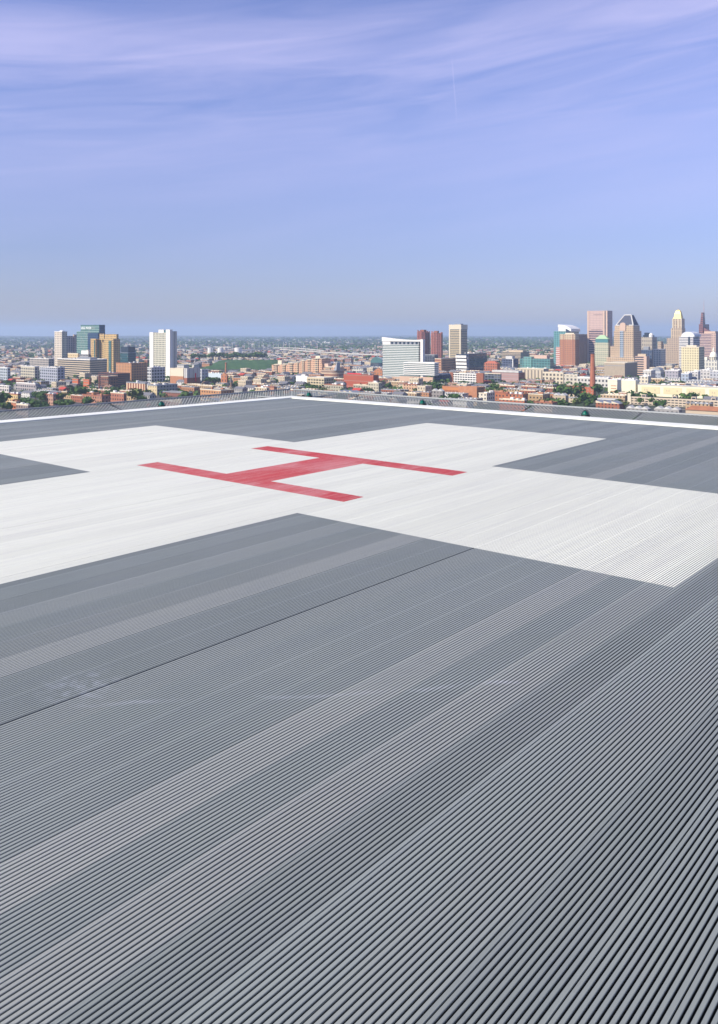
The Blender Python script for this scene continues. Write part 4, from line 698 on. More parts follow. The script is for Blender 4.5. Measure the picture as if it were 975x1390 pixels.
    b = B('shed', 'huge rust brown shed roof just beyond the deck net', 931, 1010, 1012, 560, 905, 'building', mind=34); b.walls(M_TAN); m = MB(); w, d, h = b.w, b.d, b.h; m.face([(-w-1, -1, h-.3), (1, -1, h-.3), (1-4, d*.6, h+4.5), (-w+6, d*.6, h+4.5)]); m.face([(1, -1, h-.3), (1, d+1, h-.3), (-3, d*.6, h+4.5)]); m.face([(1, d+1, h-.3), (-w-1, d+1, h-.3), (-w+6, d*.6, h+4.5), (-3, d*.6, h+4.5)]); m.face([(-w-1, d+1, h-.3), (-w-1, -1, h-.3), (-w+6, d*.6, h+4.5)]); m.build('roof', noisy('rust_roof', (.34, .15, .08), (.28, .12, .07), .15), b.o)
    # near low blocks named one by one
    for i, (xa, xc, xr, y, D, c, rf, lab) in enumerate((
        (664, 690, 694, 533.5, 1120, (.42, .18, .11), 1, 'long brick warehouse with a blue grey roof near the white hall'),
        (650, 661, 672, 534, 1080, (.72, .68, .58), 0, 'small cream ended workshop beside the orange school'),
        (686, 710, 717, 536, 1060, (.44, .19, .12), 0, 'flat red brick warehouse with a pale roof strip behind the deck net'),
        (717, 737, 747, 535.5, 1090, (.42, .31, .20), 0, 'brown block with a dark shaded side near the deck net'),
        (751, 768, 772, 537, 1075, (.52, .44, .34), 2, 'tan workshop with a ridged pale roof near the big tree'),
        (678, 712, 716, 543.5, 985, (.42, .17, .11), 0, 'long flat brick shed immediately beyond the net'),
        (725, 750, 757, 547, 940, (.30, .24, .20), 0, 'low brown shed immediately beyond the net'),
        (586, 601, 604, 531, 1120, (.30, .28, .27), 2, 'grey gabled sheds beside the orange school'),
        (547, 566, 571, 522, 1270, (.60, .42, .30), 0, 'orange and cream low block under the hotel podium'),
        (480, 500, 504, 523, 1300, (.44, .42, .34), 1, 'wide olive roofed shed below the long red brick office'),
        (440, 466, 470, 523, 1290, (.46, .43, .35), 1, 'wide dun roofed shed below the beige garage'),
        (500, 514, 519, 520, 1280, (.56, .52, .42), 0, 'cream low block with dark window slots below the plain brick end wall'),
        (850, 880, 884, 555.5, 960, (.34, .33, .32), 2, 'grey gabled shed beside the long beige garage'),
        (888, 922, 926, 556.5, 940, (.36, .35, .34), 2, 'grey ridged shed with white skylights before the rust roof'),
        (8, 24, 28, 535.5, 1040, (.60, .46, .26), 0, 'yellow ended rowhouse among trees beside the net'),
        (12, 22, 26, 546, 960, (.48, .22, .14), 0, 'red brick corner house with a pale roof among trees'),
        (60, 72, 76, 536, 1060, (.50, .32, .25), 1, 'pink brick house with a white roof among trees'),
        (22, 38, 41, 550, 900, (.30, .24, .22), 1, 'dark fronted shed with a long white roof near the net'),
        (112, 138, 150, 537.5, 1030, (.42, .24, .18), 0, 'long flat roofed brick terrace behind the net'),
        (150, 168, 172, 534, 1060, (.40, .20, .15), 0, 'brick terrace end with a square stair head'),
        (118, 130, 134, 534, 1090, (.56, .36, .26), 1, 'low building with a curved pink roof'),
        (272, 300, 318, 530, 1120, (.52, .30, .18), 0, 'long orange brick terrace behind the striped net'),
        (350, 372, 376, 525.5, 1230, (.50, .28, .20), 0, 'pink terrace row below the pink apartments'),
        (346, 362, 366, 527, 1180, (.62, .52, .38), 0, 'cream retaining block under the pink terrace row'))):
        b = B('low_building', lab, xa, xc, xr, y, D, mind=16); rm = (M_ROOF, M_ROOFL, M_GREYM)[rf]; b.walls(facade(c, (.06, .055, .06), 3.6, 3.4, .38, .42), rm)
        if rf == 2:
            m = MB(); w, d, h = b.w, b.d, b.h; nn = 3 if w > 26 else 2
            for j in range(nn):
                a, c2 = -w+w*j/nn+.1, -w+w*(j+1)/nn-.1; q = (a+c2)/2
                m.face([(a, -.3, h), (c2, -.3, h), (q, -.3, h+3)]); m.face([(c2, -.3, h), (c2, d, h), (q, d, h+3), (q, -.3, h+3)]); m.face([(a, d, h), (a, -.3, h), (q, -.3, h+3), (q, d, h+3)]); m.face([(c2, d, h), (a, d, h), (q, d, h+3)])
            m.build('roof', M_ROOFL, b.o)
        else: b.parapet(M_CREAM if i % 2 else M_BRICK, .5, .7); b.clutter(3, M_WHITEP if i % 3 else M_BRICKO, 70+i)
    # office under the trees at the frame edge
    for i, (xa, xc, xr, y, D, c, lab) in enumerate(((28, 47, 53, 497.5, 1560, (.60, .56, .46), 'cream gridded office block nearest the broad tan office'), (54, 78, 88, 499, 1480, (.44, .46, .52), 'blue grey bayed apartment block before the broad tan office'), (0, 10, 14, 499, 1540, (.52, .56, .60), 'pale glass block at the frame edge'), (40, 66, 74, 487, 1900, (.46, .42, .38), 'long low stone block behind the gridded cream office'), (22, 48, 52, 521, 1300, (.46, .42, .42), 'low mauve grey terrace under the gridded office'), (-6, 12, 15, 524, 1220, (.66, .62, .58), 'white roofed hall at the frame edge'))):
        b = B('office_block', lab, xa, xc, xr, y, D); b.walls(facade(c, (.07, .08, .11), 4.6, 3.8, .55, .5), M_ROOFL if 'roofed' in lab else M_ROOF); b.parapet(M_WHITEP, .4, .6); b.clutter(4, None, 90+i)
city()

# ------------------------------------------------------------------ trees
def leaf_mat(name, a, b_):
    m = mat(name, a, .85, 0, .15); t = NT(m); g = t.node('ShaderNodeNewGeometry'); oi = t.node('ShaderNodeObjectInfo')
    f = t.math('MULTIPLY_ADD', g.outputs['Random Per Island'], .7, t.math('MULTIPLY', oi.outputs['Random'], .3)); t.put(t.mix(f, a, b_), t.b.inputs['Base Color']); return m
M_LEAF = leaf_mat('leaves', (.030, .070, .018), (.085, .15, .035)); M_LEAF2 = leaf_mat('olive_leaves', (.07, .10, .025), (.14, .17, .05)); M_BARK = mat('bark', (.10, .075, .055), .9)
def crown_mb(r, seed, n=150, flat=.75, mb=None, off=(0, 0, 0)):
    q = random.Random(seed); m = mb or MB(); lob = [(q.uniform(-.5, .5), q.uniform(-.5, .5), q.uniform(-.3, .45), q.uniform(.4, .65)) for _ in range(6)]
    for i in range(n):
        lx, ly, lz, lr = q.choice(lob); th = q.uniform(0, 2*pi); ph = math.acos(q.uniform(-1, 1)); rr = lr*q.uniform(.55, 1)**.5
        x, y, z = lx+rr*sin(ph)*cos(th), ly+rr*sin(ph)*sin(th), (lz+rr*cos(ph))*flat; s_ = r*q.uniform(.13, .24)
        c = Vec((x*r+off[0], y*r+off[1], z*r+off[2])); nrm = Vec((sin(ph)*cos(th)+q.uniform(-.6, .6), sin(ph)*sin(th)+q.uniform(-.6, .6), cos(ph)+q.uniform(-.4, .8))).normalized()
        a = nrm.orthogonal().normalized(); b_ = nrm.cross(a); m.face([c+(a*cos(k)+b_*sin(k))*s_*q.uniform(.7, 1.1) for k in (0, 1.3, 2.5, 3.8, 5.1)])
    return m
CROWN = [crown_mb(5.2, 11+i).mesh('crown', [M_LEAF2 if i == 5 else M_LEAF]) for i in range(6)]
tm = MB(); tm.prism(circ(.32, 7), -.6, 3.2, top=circ(.2, 7)); 
for k_ in range(5): tm.bar((0, 0, 2.6+.25*k_), (2.2*cos(k_*1.3), 2.2*sin(k_*1.3), 4.8+.4*k_), .14, w2=.05)
TRUNK = tm.mesh('trunk', [M_BARK])
TREES = []
def tree(px, py, D, sc=1., v=0, label='broad green tree', wide=1., grp=None):
    X = px2x(px, D); z = drop(D); o = empty('leafy_tree', (X, D, z), RND.uniform(0, 6), label, 'tree', grp or 'leafy trees among the houses'); 
    for me, nm, zz in ((CROWN[v], 'crown', 6.6), (TRUNK, 'trunk', 0)):
        c = bpy.data.objects.new(nm, me); COL.objects.link(c); c.parent = o; c.location = (0, 0, zz)
    if D < 1500: sc *= 1.25
    o.scale = (sc*wide, sc*wide, sc); TREES.append((X, D))
def free(x, y, pad=2):
    a, b_ = tocity(x, y); return not any(f[0]-pad < a < f[1]+pad and f[2]-pad < b_ < f[3]+pad for f in FOOT)
for i, (px, py, D, sc, v, wd, lab) in enumerate((
    (785, 0, 1170, 1.5, 0, 1.1, 'tall dark tree between the flat brick warehouse and rowhouses'), (763, 0, 1165, 1.7, 1, 1.2, 'large tree before the cream civic block'), (771, 0, 1150, 1.5, 2, 1., 'tree at the corner of the red brick warehouse'),
    (813, 0, 1190, 1.6, 3, 1.1, 'dark tree standing right beside the chimney foot'), (793, 0, 1040, 1.5, 0, 1.3, 'wide bright tree in the yard before the chimney'), (782, 0, 1010, 1.1, 5, 1., 'olive tree in the yard before the chimney'), (799, 0, 1005, 1., 2, 1., 'small round tree in the yard before the chimney'),
    (809, 0, 1060, 1.1, 4, 1., 'small tree beside the canvas roofed hall'), (858, 0, 1085, 1.4, 0, .8, 'narrow tree against the long beige garage stair'), (876, 0, 1090, 1.2, 1, .8, 'upright tree before the second bay of the beige garage'), (869, 0, 1060, .8, 2, 1.1, 'low bushy tree along the beige garage'), (886, 0, 1065, .8, 3, 1.2, 'low spreading tree along the beige garage'), (895, 0, 1075, .8, 4, 1., 'small tree along the beige garage'), (931, 0, 1085, 1.0, 0, 1.1, 'tree before the far bays of the beige garage'), (937, 0, 1055, .7, 5, 1.2, 'olive bush before the far bays of the beige garage'), (958, 0, 1085, 1., 2, .9, 'upright tree near the frame edge by the garage'), (966, 0, 1060, .8, 3, 1.1, 'low tree near the frame edge by the garage'), (840, 0, 1030, .9, 1, 1.3, 'low tree before the canvas roofed hall'), (848, 0, 1010, .8, 5, 1.2, 'yellowish tree before the canvas roofed hall'),
    (588, 0, 1290, 1.5, 0, 1.4, 'wide dark tree under the hotel wing'), (595, 0, 1270, 1.3, 1, 1.3, 'tree between the hotel wing and the school'), (604, 0, 1270, 1.1, 2, 1.3, 'tree behind the orange school'), (621, 0, 1290, 1., 3, 1.3, 'low tree behind the school roof'),
    (670, 0, 1230, 1.1, 0, 1.5, 'bright wide tree below the dark grid garage'), (677, 0, 1215, 1., 5, 1.4, 'yellow green tree below the dark grid garage'), (663, 0, 1170, .9, 2, 1.3, 'small tree behind the blue grey roof'),
    (719, 0, 1000, 1., 1, 1.2, 'tree next to the gabled red roofed house'), (748, 0, 1010, 1.1, 2, 1., 'tree beside the brown block with a dark side'), (742, 0, 960, .9, 3, 1.4, 'low tree immediately beyond the net near the brown shed'), (758, 0, 985, 1.2, 0, 1.4, 'spreading tree before the tan workshop'), (768, 0, 975, 1., 4, 1.3, 'dark low tree before the tan workshop'),
    (183, 0, 1080, 1.7, 5, 1.3, 'large bright green tree before the orange striped building'), (192, 0, 1050, 1.1, 2, 1.2, 'small tree beside the large bright one'), (110, 0, 1130, 1.6, 0, 1.4, 'dark tree clump below the small red brick blocks'), (104, 0, 1140, 1.4, 1, 1.3, 'tree next to the dark clump'), (128, 0, 1160, 1.1, 2, 1.4, 'tree behind the curved pink roof'), (117, 0, 1010, 1.2, 3, 1.3, 'round tree in front of the long brick terrace'), (152, 0, 1100, 1.4, 4, 1.2, 'dark tree above the brick terrace end'), (136, 0, 1000, .8, 5, 1.7, 'olive bushes before the long brick terrace'),
    (3, 0, 1010, 1.7, 0, 1.2, 'tall dark tree at the frame edge'), (8, 0, 950, 1.1, 2, 1.2, 'low tree at the frame edge'), (24, 0, 990, 1.2, 1, 1.4, 'tree beside the yellow ended house'), (34, 0, 1000, 1.2, 3, 1.4, 'tree behind the red corner house'), (44, 0, 985, 1.1, 0, 1.5, 'broad tree in the middle of the garden row'), (57, 0, 1070, 1.3, 2, 1., 'upright tree beside the pink brick house'), (52, 0, 960, .9, 1, 1.7, 'long low tree near the net'), (64, 0, 985, .9, 4, 1.5, 'low tree after the long low one'), (82, 0, 1000, 1., 0, 1.5, 'wide low tree before the white roofs'), (92, 0, 1000, 1., 3, 1.5, 'second wide low tree before the white roofs'), (84, 0, 1120, 1.0, 5, 1.4, 'olive tree behind the white roofs'), (48, 0, 1120, 1.1, 4, 1.3, 'dark tree behind the pink brick house'), (75, 0, 1100, 1., 1, 1.3, 'tree behind the pink brick house roof'), (14, 0, 905, .8, 5, 1.3, 'olive bush beside the dark fronted shed'),
    (276, 0, 1480, 1.3, 0, 1.6, 'dark street tree beside the pale grey block'), (284, 0, 1460, 1.2, 1, 1.5, 'dark street tree before the pale blue shed'), (292, 0, 1450, 1.2, 2, 1.5, 'dark street tree at the end of the pale blue shed'), (352, 0, 1430, 1.2, 3, 1.5, 'street tree below the park'), (362, 0, 1420, 1., 4, 1.6, 'street tree before the pink apartments'), (371, 0, 1440, 1.1, 0, 1.4, 'street tree at the end of the pink apartments'), (346, 0, 1300, .9, 5, 1.3, 'olive street tree above the pink terrace'), (394, 0, 1400, .8, 2, 1.5, 'small tree before the bright white block'), (252, 0, 1150, 1., 1, 1.4, 'tree beside the long curved brown block'))):
    tree(px, py, D, sc, v, lab, wd)
# a red leaved tree by the striped building
t0 = empty('red_tree', (px2x(202, 1010), 1010, drop(1010)), 0, 'small round red leaved tree near the net', 'tree'); crown_mb(3.6, 99, 120).build('crown', leaf_mat('red_leaves', (.36, .06, .03), (.50, .12, .06)), t0, loc=(0, 0, 5)); c = bpy.data.objects.new('trunk', TRUNK); COL.objects.link(c); c.parent = t0
# park hill with its trees
def hillock():
    b = MB(); V = []; F = []; n, mm = 40, 22; D0 = 2060
    x0, x1 = px2x(262, D0), px2x(380, D0)
    for j in range(mm+1):
        for i in range(n+1):
            u, v = i/n, j/mm; e_ = min(1, u*5, (1-u)*4); z = 15*(e_*e_*(3-2*e_))*min(1, v*1.4)*(1 if v < .8 else (1-v)*5)+.8*sin(i*1.7+j); V.append((x0+(x1-x0)*u+v*60*(u-.5), D0+v*400, drop(D0)-1+z))
    F = [(j*(n+1)+i, j*(n+1)+i+1, (j+1)*(n+1)+i+1, (j+1)*(n+1)+i) for j in range(mm) for i in range(n)]
    me = bpy.data.meshes.new('park_hill'); me.from_pydata(V, [], F); me.materials.append(noisy('park_grass', (.030, .085, .018), (.055, .12, .03), .03)); me.update(); o = bpy.data.objects.new('park_hill', me); COL.objects.link(o); o['kind'] = 'structure'
    for p in me.polygons: p.use_smooth = True
    a, c = tocity(x0, D0); FOOT.append((a-60, a+220, c-120, c+330))
hillock()
hx = [(262, 1.8), (270, 1.6), (277, 1.5), (286, 1.9), (293, 2.0), (301, 1.9), (309, 1.7), (316, 1.8), (322, 2.1), (331, 1.9), (338, 1.7), (344, 2.0), (350, 2.2), (357, 1.8)]
wood = ['first', 'second', 'third', 'fourth', 'fifth', 'sixth', 'seventh', 'eighth', 'ninth', 'tenth', 'eleventh', 'twelfth', 'thirteenth', 'last']
for i, (px, sc) in enumerate(hx):
    D = 2500+(i % 3)*25; tree(px, 0, D, sc*1.2, i % 5, wood[i]+' dark tree of the park row counted from the white tower', 1.5, 'dark trees along the park hill'); 
    for ch in ():
        pass
    bpy.context.scene.collection.objects[-1]
for o in [o for o in COL.objects if o.get('group') == 'dark trees along the park hill']: o.location.z += 8

# ------------------------------------------------------------------ the motorway beyond, with lamp masts
M_ROADC = mat('pale_concrete', (.52, .50, .45), .9)
def viaduct(pts, wid, D, lab):
    pts = [(x, y, (HC-14)*FPX/(y-HY)) for x, y, dd in pts]; D = pts[0][2]
    o = empty('viaduct', (px2x(pts[0][0], D), D, drop(D)), 0, lab, 'bridge', 'raised motorway decks in the distance')
    base = o.location; P = []
    for x, y, dd in pts: P.append(Vec((px2x(x, dd), dd, px2z(y, dd)))-Vec(base))
    m = MB()
    for p, q in zip(P, P[1:]):
        n = Vec((0, wid, 0)); t = Vec((0, 0, 3.2))
        m.face([p, q, q+t, p+t]); m.face([p+t, q+t, q+t+n, p+t+n]); m.face([q+n, p+n, p+n+t, q+n+t]); m.face([p+n, q+n, q, p])
    m.build('road_deck', M_ROADC, o)
    for p, q in zip(P, P[1:]):
        L = (q-p).length; k = max(1, int(L/140))
        for i in range(k):
            c = p.lerp(q, (i+.5)/k); g = -base[2]+drop(c[1]+base[1])-3
            if c.z-g > 5: mm_ = MB(); mm_.box(c.x-2, c.x+2, c.y+3, c.y+wid-3, g, c.z-.02); mm_.build('pier', M_ROADC, o)
viaduct([(332, 475.5, 4300), (380, 474.6, 4300), (425, 477.6, 4200), (470, 480.5, 4100), (516, 482.5, 4050)], 22, 4300, 'long raised motorway deck sweeping behind the pink apartments')
viaduct([(338, 473, 4900), (372, 472.4, 4900), (402, 472.8, 4850), (440, 476.5, 4600)], 20, 4900, 'upper of the raised motorway decks, meeting the long one')
viaduct([(300, 476.3, 5000), (340, 475.8, 5000), (350, 475.3, 5000)], 18, 5000, 'short raised deck beside the widest tank')
viaduct([(244, 471.6, 5200), (290, 471.2, 5200), (314, 471.6, 5200)], 18, 5200, 'distant raised deck beside the white tower')
for i, px in enumerate((310, 316, 332, 338, 345, 352, 358, 364, 371, 378, 385, 393, 401, 412, 431)):
    D = 3700+(i*137) % 400; o = empty('lamp_mast', (px2x(px, D), D, drop(D)), 0, 'thin pale high lamp mast beside the raised motorway', 'lamp mast', 'lamp masts along the raised motorway')
    m = MB(); h = px2z(464.5+(i*7 % 5), D)-drop(D); m.bar((0, 0, 0), (0, 0, h), .9, n=6, w2=.6); m.build('pole', M_WHITEP, o); m = MB(); m.prism(circ(3, 8), h, h+1.2); m.build('lamp_ring', M_WHITEP, o)

# ------------------------------------------------------------------ ordinary houses, street by street
BR = facade((.33, .15, .105), (.05, .05, .06), 3.1, 3.1, .36, .46); BR2 = facade((.30, .14, .10), (.06, .06, .06), 2.8, 3.2, .36, .46); CRM = facade((.62, .54, .42), (.10, .09, .09), 3.2, 3.2, .36, .46)
GRY = facade((.42, .41, .40), (.08, .08, .09), 3., 3.2, .38, .46); WHT = facade((.70, .68, .64), (.12, .12, .13), 3.2, 3.2, .36, .46); TN = facade((.50, .38, .26), (.08, .07, .07), 3.2, 3.3, .36, .46); ORG = facade((.44, .25, .16), (.08, .07, .07), 3.1, 3.1, .36, .46)
KINDS = []
def house(w, d, h, wall, roof, kind, seed, desc, nm):
    q = random.Random(seed); b = MB()
    b.box(-w/2, w/2, 0, d, -1.5, h, 0, 1)
    if kind == 'flat':
        for a in ((-w/2-.1, w/2+.1, -.12, .4), (-w/2-.1, w/2+.1, d-.4, d+.12)): b.box(a[0], a[1], a[2], a[3], h-.2, h+.7, 2)
        b.box(w/2-.4, w/2+.1, .4, d-.4, h-.2, h+.7, 2); b.box(-w/2-.1, -w/2+.4, .4, d-.4, h-.2, h+.7, 2)
        n = max(2, int(w/6))
        for i in range(n):
            x = -w/2+w*(i+.5)/n; b.box(x-.6, x+.5, d*.5, d*.5+.9, h-.05, h+q.uniform(1.4, 2.4), 0)
            if q.random() < .5: xx = x+q.uniform(-2, 1); b.box(xx, xx+q.uniform(1.2, 3), d*.12, d*.12+q.uniform(1.5, 3), h-.05, h+q.uniform(.9, 1.8), 3)
            if q.random() < .35: b.box(x-1.6, x+1.4, d, d+3.5, -1, h*.6, 0, 1)
    elif kind == 'gable':
        r = h+d*.28
        b.face([(-w/2-.3, -.4, h), (w/2+.3, -.4, h), (w/2+.3, d/2, r), (-w/2-.3, d/2, r)], None, 1); b.face([(w/2+.3, d+.4, h), (-w/2-.3, d+.4, h), (-w/2-.3, d/2, r), (w/2+.3, d/2, r)], None, 1)
        for s_ in (-1, 1): b.face([(s_*w/2, 0, h), (s_*w/2, d, h), (s_*w/2, d/2, r-.2)][::s_], [(0, h), (d, h), (d/2, r)], 0)
        for i in range(max(1, int(w/10))): x = -w/2+w*(i+.5)/max(1, int(w/10)); b.box(x-.5, x+.5, d*.6, d*.6+.9, h, r+1.1, 0)
    elif kind == 'saw':
        n = 3
        for i in range(n):
            x0, x1 = -w/2+w*i/n, -w/2+w*(i+1)/n
            b.face([(x0, 0, h), (x1, 0, h), (x0, 0, h+3)], None, 2); b.face([(x1, 0, h), (x1, d, h), (x0, d, h+3), (x0, 0, h+3)], None, 1); b.face([(x0, d, h), (x0, 0, h), (x0, 0, h+3), (x0, d, h+3)], None, 3); b.face([(x1, d, h), (x0, d, h), (x0, d, h+3)], None, 2)
    KINDS.append((b.mesh(nm, [wall, roof, M_CREAM if q.random() < .5 else M_GREYM, M_WHITEP]), w, d, h, desc, nm))
R_RED = noisy('red_tin_roof', (.48, .07, .05), (.38, .06, .05), .3); R_DK = noisy('tar_roof', (.12, .12, .125), (.19, .185, .18), .25); R_SL = mat('slate_roof', (.16, .16, .18), .7); R_BR = mat('brown_shingle', (.26, .16, .11), .85)
spec = [(34, 11, 9.2, BR, R_DK, 'flat', 'red brick terrace with a dark flat roof'), (26, 11, 9, BR2, M_ROOFL, 'flat', 'dark brick terrace with a white flat roof'), (20, 12, 7, CRM, M_ROOFL, 'flat', 'cream corner building with a pale roof'),
    (30, 11, 9.6, ORG, R_DK, 'flat', 'orange brick terrace with a dark roof'), (40, 16, 8, WHT, M_ROOFL, 'flat', 'long white walled workshop'), (18, 11, 8.6, GRY, R_SL, 'gable', 'grey house with a slate gable roof'), (14, 10, 8, BR, R_RED, 'gable', 'small brick house with a red gable roof'),
    (28, 16, 8, TN, R_DK, 'flat', 'tan flat roofed depot'), (30, 18, 7.5, BR, M_GREYM, 'saw', 'brick workshop with a saw tooth roof'), (22, 13, 13, BR, M_ROOFL, 'flat', 'four storey brick loft'), (18, 14, 14, CRM, R_DK, 'flat', 'four storey cream loft'),
    (16, 10, 7.5, CRM, R_BR, 'gable', 'cream house with a brown gable roof'), (34, 11, 9, TN, M_ROOFL, 'flat', 'tan terrace with a white roof'), (24, 11, 8.2, WHT, R_SL, 'gable', 'white row with a slate gable roof'), (26, 10.5, 9.4, BR, M_ROOFL, 'flat', 'red brick terrace with a white flat roof')]
for i, s_ in enumerate(spec): house(*s_[:6], 200+i, s_[6], {'flat': 'terrace_row', 'gable': 'gabled_house', 'saw': 'workshop'}[s_[5]] if s_[2] < 12 and 'depot' not in s_[6] and 'workshop' not in s_[6] else ('workshop' if s_[2] < 12 else 'loft_building'))
LM = [(40, 'the cream office'), (110, 'the green glass tower'), (150, 'the yellow brick tower'), (185, 'the striped building'), (222, 'the white tower'), (262, 'the red banner'), (305, 'the three tanks'), (345, 'the park hill'), (385, 'the pink apartments'), (420, 'the beige garage'), (450, 'the silver office'), (488, 'the brick office'), (535, 'the glass hotel'), (575, 'the hotel wing'), (600, 'the rust red tower'), (622, 'the beige tower'), (650, 'the orange school'), (690, 'the white roofed hall'), (725, 'the teal block'), (755, 'the civic range'), (780, 'the brown tower'), (806, 'the chimney'), (845, 'the cut pyramid tower'), (890, 'the grey drum tower'), (920, 'the gilded tower'), (940, 'the yellow stone block'), (970, 'the city hall dome')]
cands = []
q = random.Random(5)
for iy in range(0, 130):
    for ix in range(-110, 40):
        # blocks of the street grid: cross streets every fourth lot, streets every second row
        cy = 640+iy*22+(iy//2)*13; cx = ix*37+(ix//4)*16
        if q.random() < .07: continue
        X = cx*EX[0]+cy*EY[0]; Y = cx*EX[1]+cy*EY[1]
        if Y < 860 or Y > 4200: continue
        px = CX+FPX*X/Y
        if not -25 < px < 1000: continue
        lim = 985 if px > 620 else 925
        if Y < lim: continue
        k_ = q.choice([0, 0, 1, 1, 2, 3, 3, 4, 5, 6, 7, 8, 9, 10, 11, 12, 13, 14, 14]); me, w, d, h, ds, nm = KINDS[k_]
        if q.random() < .5: k_ = q.choice([0, 2, 4, 5, 7, 10, 11, 12, 13, 14] if not 370 < px < 600 else [2, 4, 5, 7, 8, 11, 12, 13])
        me, w, d, h, ds, nm = KINDS[k_]
        pad = 3
        if any(f[0]-pad < cx+w/2 and cx-w/2 < f[1]+pad and f[2]-pad < cy+d and cy < f[3]+pad for f in FOOT): continue
        if any(abs(tx-X) < w*.5+3 and abs(ty-Y) < 12 for tx, ty in TREES if abs(ty-Y) < 30 and abs(tx-X) < 30): continue
        cands.append((Y, X, cx, cy, k_, px))
cands.sort()
shown = []; massed = []; greens = []
for c in cands:
    Y, X, cx, cy, k_, px = c; h = KINDS[k_][3]; yt = HY+FPX*(HC-h-drop(Y))/Y
    hid = any(a-1 < px < b_+1 and y < yt-1 and D < Y-5 for a, b_, y, D in COVER)
    if hid: continue
    yb_ = [HY+FPX*HC/D for a, b_, y, D, nm_ in KEEP]; wpx = KINDS[k_][1]*.5*FPX/Y
    if any(D < 1770 and D > Y+5 and a-wpx*.8 < px < b_+wpx*.8 and yt < yb-.30*(yb-y) for (a, b_, y, D, nm_), yb in zip(KEEP, yb_)) or (Y < 1215 and 795-wpx < px < 812+wpx and yt < 545): greens.append(c); continue
    if Y > 2200 and q.random() < (.45 if Y < 2800 else .66): continue
    if q.random() < (.36 if px < 175 else (.13 if px < 380 else .07 if px < 640 else .16)) and Y < 1700: greens.append(c); continue
    (shown if len(shown) < 285 else massed).append(c)
used = {}; cnt = {}
gcnt = {}; gl_ = []
for c in greens:
    Y, X, cx, cy, k_, px = c
    if len(gl_) >= 110 or Y > 1650: break
    for rep in range(2 if not 765 < px < 850 else 0):
        sc = q.uniform(.62, 1.0); ph = HY+FPX*(HC-9*sc)/Y; xx, yy = X+q.uniform(-13, 13), Y+q.uniform(-9, 9)
        if q.random() < .25: continue
        n0_ = len(TREES); tree(CX+FPX*xx/yy, 0, yy, sc, q.choice([0, 1, 2, 3, 4, 0, 1, 5]), '', q.uniform(1.1, 1.5), 'street trees of the low city'); o = [a for a in COL.objects if a.get('category') == 'tree'][-1]; gl_.append(o)
        lm = min(LM, key=lambda t: abs(t[0]-px))[1]; o['label'] = '%s %s street tree under %s' % ('small' if sc < .8 else 'large', 'round' if o.scale[0]/o.scale[2] < 1.3 else 'spreading', lm); gcnt.setdefault(o['label'], []).append(o)
for c in greens:
    if c[0] > 1650 and q.random() < .6: massed.append(c)
for Y, X, cx, cy, k_, px in shown:
    me, w, d, h, ds, nm = KINDS[k_]; o = bpy.data.objects.new(nm, me); COL.objects.link(o); o.location = (X, Y, drop(Y)); turn = ((int(cx*7+cy*3)) % 5 == 0)
    o.rotation_euler = (0, 0, -CA+(pi/2 if turn and w < 24 else 0)); sc = .85+.3*random.Random(int(cx*31+cy)).random(); o.scale = (1, 1, sc)
    lm = min(LM, key=lambda t: abs(t[0]-px))[1]; where = 'by the net' if Y < 1060 else ('in near streets' if Y < 1220 else ('in middle streets' if Y < 1420 else 'in back streets'))
    tag(o, '%s %s under %s' % (ds.replace('four storey ', 'tall ').replace('a dark flat', 'dark').replace('a white flat', 'white').replace('with a ', 'with '), where, lm), 'building', 'ordinary houses of the low city')
    cnt.setdefault(o['label'], []).append(o)
# look-alikes of one street told apart by their order outwards
ORD = ['nearest', 'second', 'third', 'fourth', 'fifth', 'sixth', 'seventh', 'eighth', 'ninth', 'tenth', 'eleventh', 'twelfth']
for lab, os_ in list(cnt.items())+list(gcnt.items()):
    if len(os_) > 1:
        for i, o in enumerate(sorted(os_, key=lambda o: o.location.y)): o['label'] = (ORD[min(i, 11)]+' '+lab)
def massmesh(name, items, mats, tagname, lab):
    me = bpy.data.meshes.new(name)
    V = []; F = []; UVS = []; MI = []
    for (X, Y, rz, me0, moff, sc) in items:
        n0_ = len(V); c, s_ = cos(rz), sin(rz)
        V += [(X+(v.co.x*c-v.co.y*s_)*sc, Y+(v.co.x*s_+v.co.y*c)*sc, drop(Y)+v.co.z*sc) for v in me0.vertices]
        uvd = me0.uv_layers[0].data
        for p in me0.polygons: F.append(tuple(n0_+v for v in p.vertices)); MI.append(moff[p.material_index]); UVS += [tuple(uvd[l].uv) for l in p.loop_indices]
    me.from_pydata(V, [], F); uvl = me.uv_layers.new(name='UVMap'); uvl.data.foreach_set('uv', [a for p in UVS for a in p]); [me.materials.append(m) for m in mats]; me.polygons.foreach_set('material_index', MI); me.update()
    o = bpy.data.objects.new(name, me); COL.objects.link(o); return tag(o, lab, tagname, None, 'stuff')
mats = []; 
def mi(m):
    if m not in mats: mats.append(m)
    return mats.index(m)
items = [(X, Y, -CA, KINDS[k_][0], [mi(m) for m in KINDS[k_][0].materials], 1.) for Y, X, cx, cy, k_, px in massed]
massmesh('distant_housing', items, mats, 'houses', 'mass of small distant houses and roofs filling the low city')
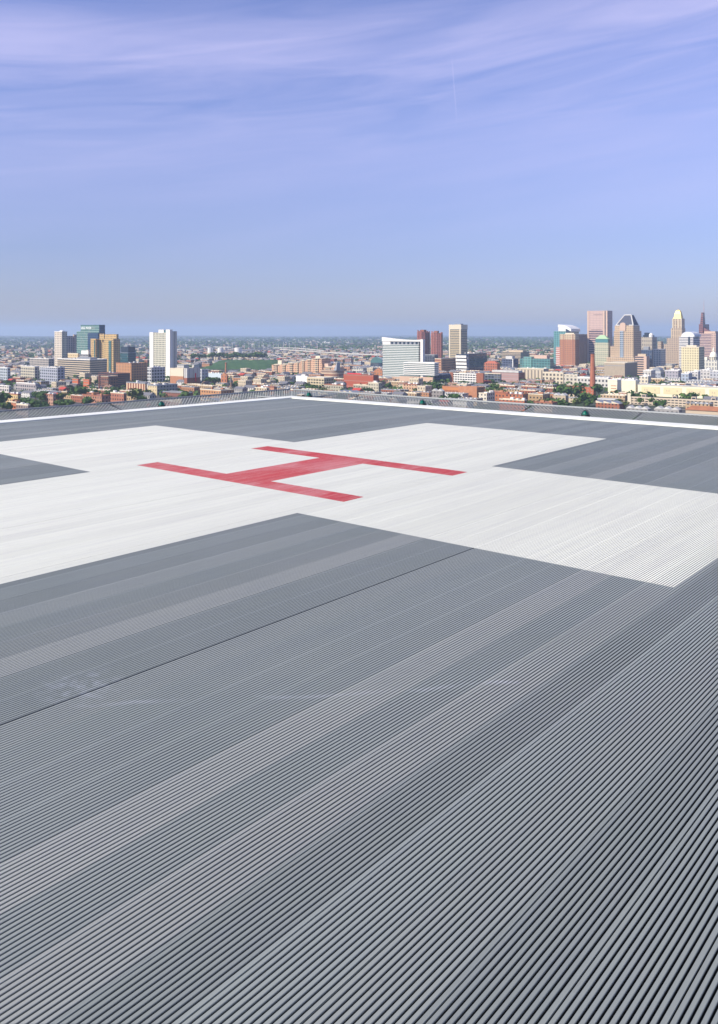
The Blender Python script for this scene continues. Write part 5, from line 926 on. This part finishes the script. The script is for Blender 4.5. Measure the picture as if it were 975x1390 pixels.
# the far city and its woods
def farcity():
    q = random.Random(21); b = MB(); cols = [(.34, .29, .24), (.40, .38, .34), (.20, .12, .09), (.15, .16, .18), (.24, .21, .17), (.50, .49, .46)]
    for i in range(1700):
        Y = 3000*(11500/3000)**(q.random()**.8); px = q.uniform(-20, 1000); X = px2x(px, Y)
        if not free(X, Y): continue
        big = q.random() < .09; w = q.uniform(9, 22)*(3.2 if big else 1)*(Y/3500)**.4; d = w*q.uniform(.4, .8); h = q.uniform(6, 10)*(1.3 if big else 1)
        c, s_ = EX; 
        P = lambda x, y, z: (X+x*EX[0]+y*EY[0], Y+x*EX[1]+y*EY[1], drop(Y)+z)
        m = q.randrange(6)
        b.face([P(-w, 0, -3), P(0, 0, -3), P(0, 0, h), P(-w, 0, h)], None, m); b.face([P(0, 0, -3), P(0, d, -3), P(0, d, h), P(0, 0, h)], None, m); b.face([P(-w, 0, h), P(0, 0, h), P(0, d, h), P(-w, d, h)], None, q.choice([1, 3, 5])); b.face([P(-w, d, -3), P(-w, 0, -3), P(-w, 0, h), P(-w, d, h)], None, m); b.face([P(0, d, -3), P(-w, d, -3), P(-w, d, h), P(0, d, h)], None, m)
    o = b.build('far_city', [mat('far_wall', c_, .9) for c_ in cols]); tag(o, 'hazy sprawl of far low buildings towards the horizon', 'houses', None, 'stuff')
    b = MB(); rr = random.Random(3)
    for i in range(10500):
        Y = 1150*(12500/1150)**(rr.random()**.75); X = px2x(rr.uniform(-20, 1000), Y)
        if not free(X, Y, 4): continue
        k = sin(X*.0021+1)*sin(Y*.0017)+sin(X*.0007)*.8
        if Y > 3000 and k < -.15 and rr.random() < .6: continue
        s_ = rr.uniform(3.5, 6)*(Y/2500)**.75 if Y > 2500 else rr.uniform(3, 5.5); cz = s_*.9
        for j in range(7):
            th = rr.uniform(0, 6.28); ph = rr.uniform(.1, 1.9); c = Vec((X+s_*sin(ph)*cos(th)*1.25, Y+s_*sin(ph)*sin(th), drop(Y)+cz+s_*.7*cos(ph))); n = Vec((sin(ph)*cos(th), sin(ph)*sin(th), cos(ph)+.3)).normalized(); a = n.orthogonal().normalized(); e = n.cross(a)
            b.face([c+(a*cos(t)+e*sin(t))*s_*rr.uniform(.45, .75) for t in (0, 1.3, 2.5, 3.8, 5.1)])
    o = b.build('far_woodland', M_LEAF); tag(o, 'scattered dark green treetops between the distant houses', 'woodland', None, 'stuff')
farcity()
# ------------------------------------------------------------------ the air
hz = MB(); hz.box(-34500, 34500, -34500, 34500, drop(34000)-10, 262)
HM = bpy.data.materials.new('haze'); HM.use_nodes = True; n = HM.node_tree.nodes; n.remove(n['Principled BSDF']); pv = n.new('ShaderNodeVolumePrincipled')
pv.inputs['Color'].default_value = (.60, .76, 1, 1); pv.inputs['Density'].default_value = 8.2e-5; pv.inputs['Anisotropy'].default_value = .1
HM.node_tree.links.new(pv.outputs[0], n['Material Output'].inputs['Volume'])
ho = hz.build('haze', HM); ho['kind'] = 'stuff'; HM.cycles.homogeneous_volume = True
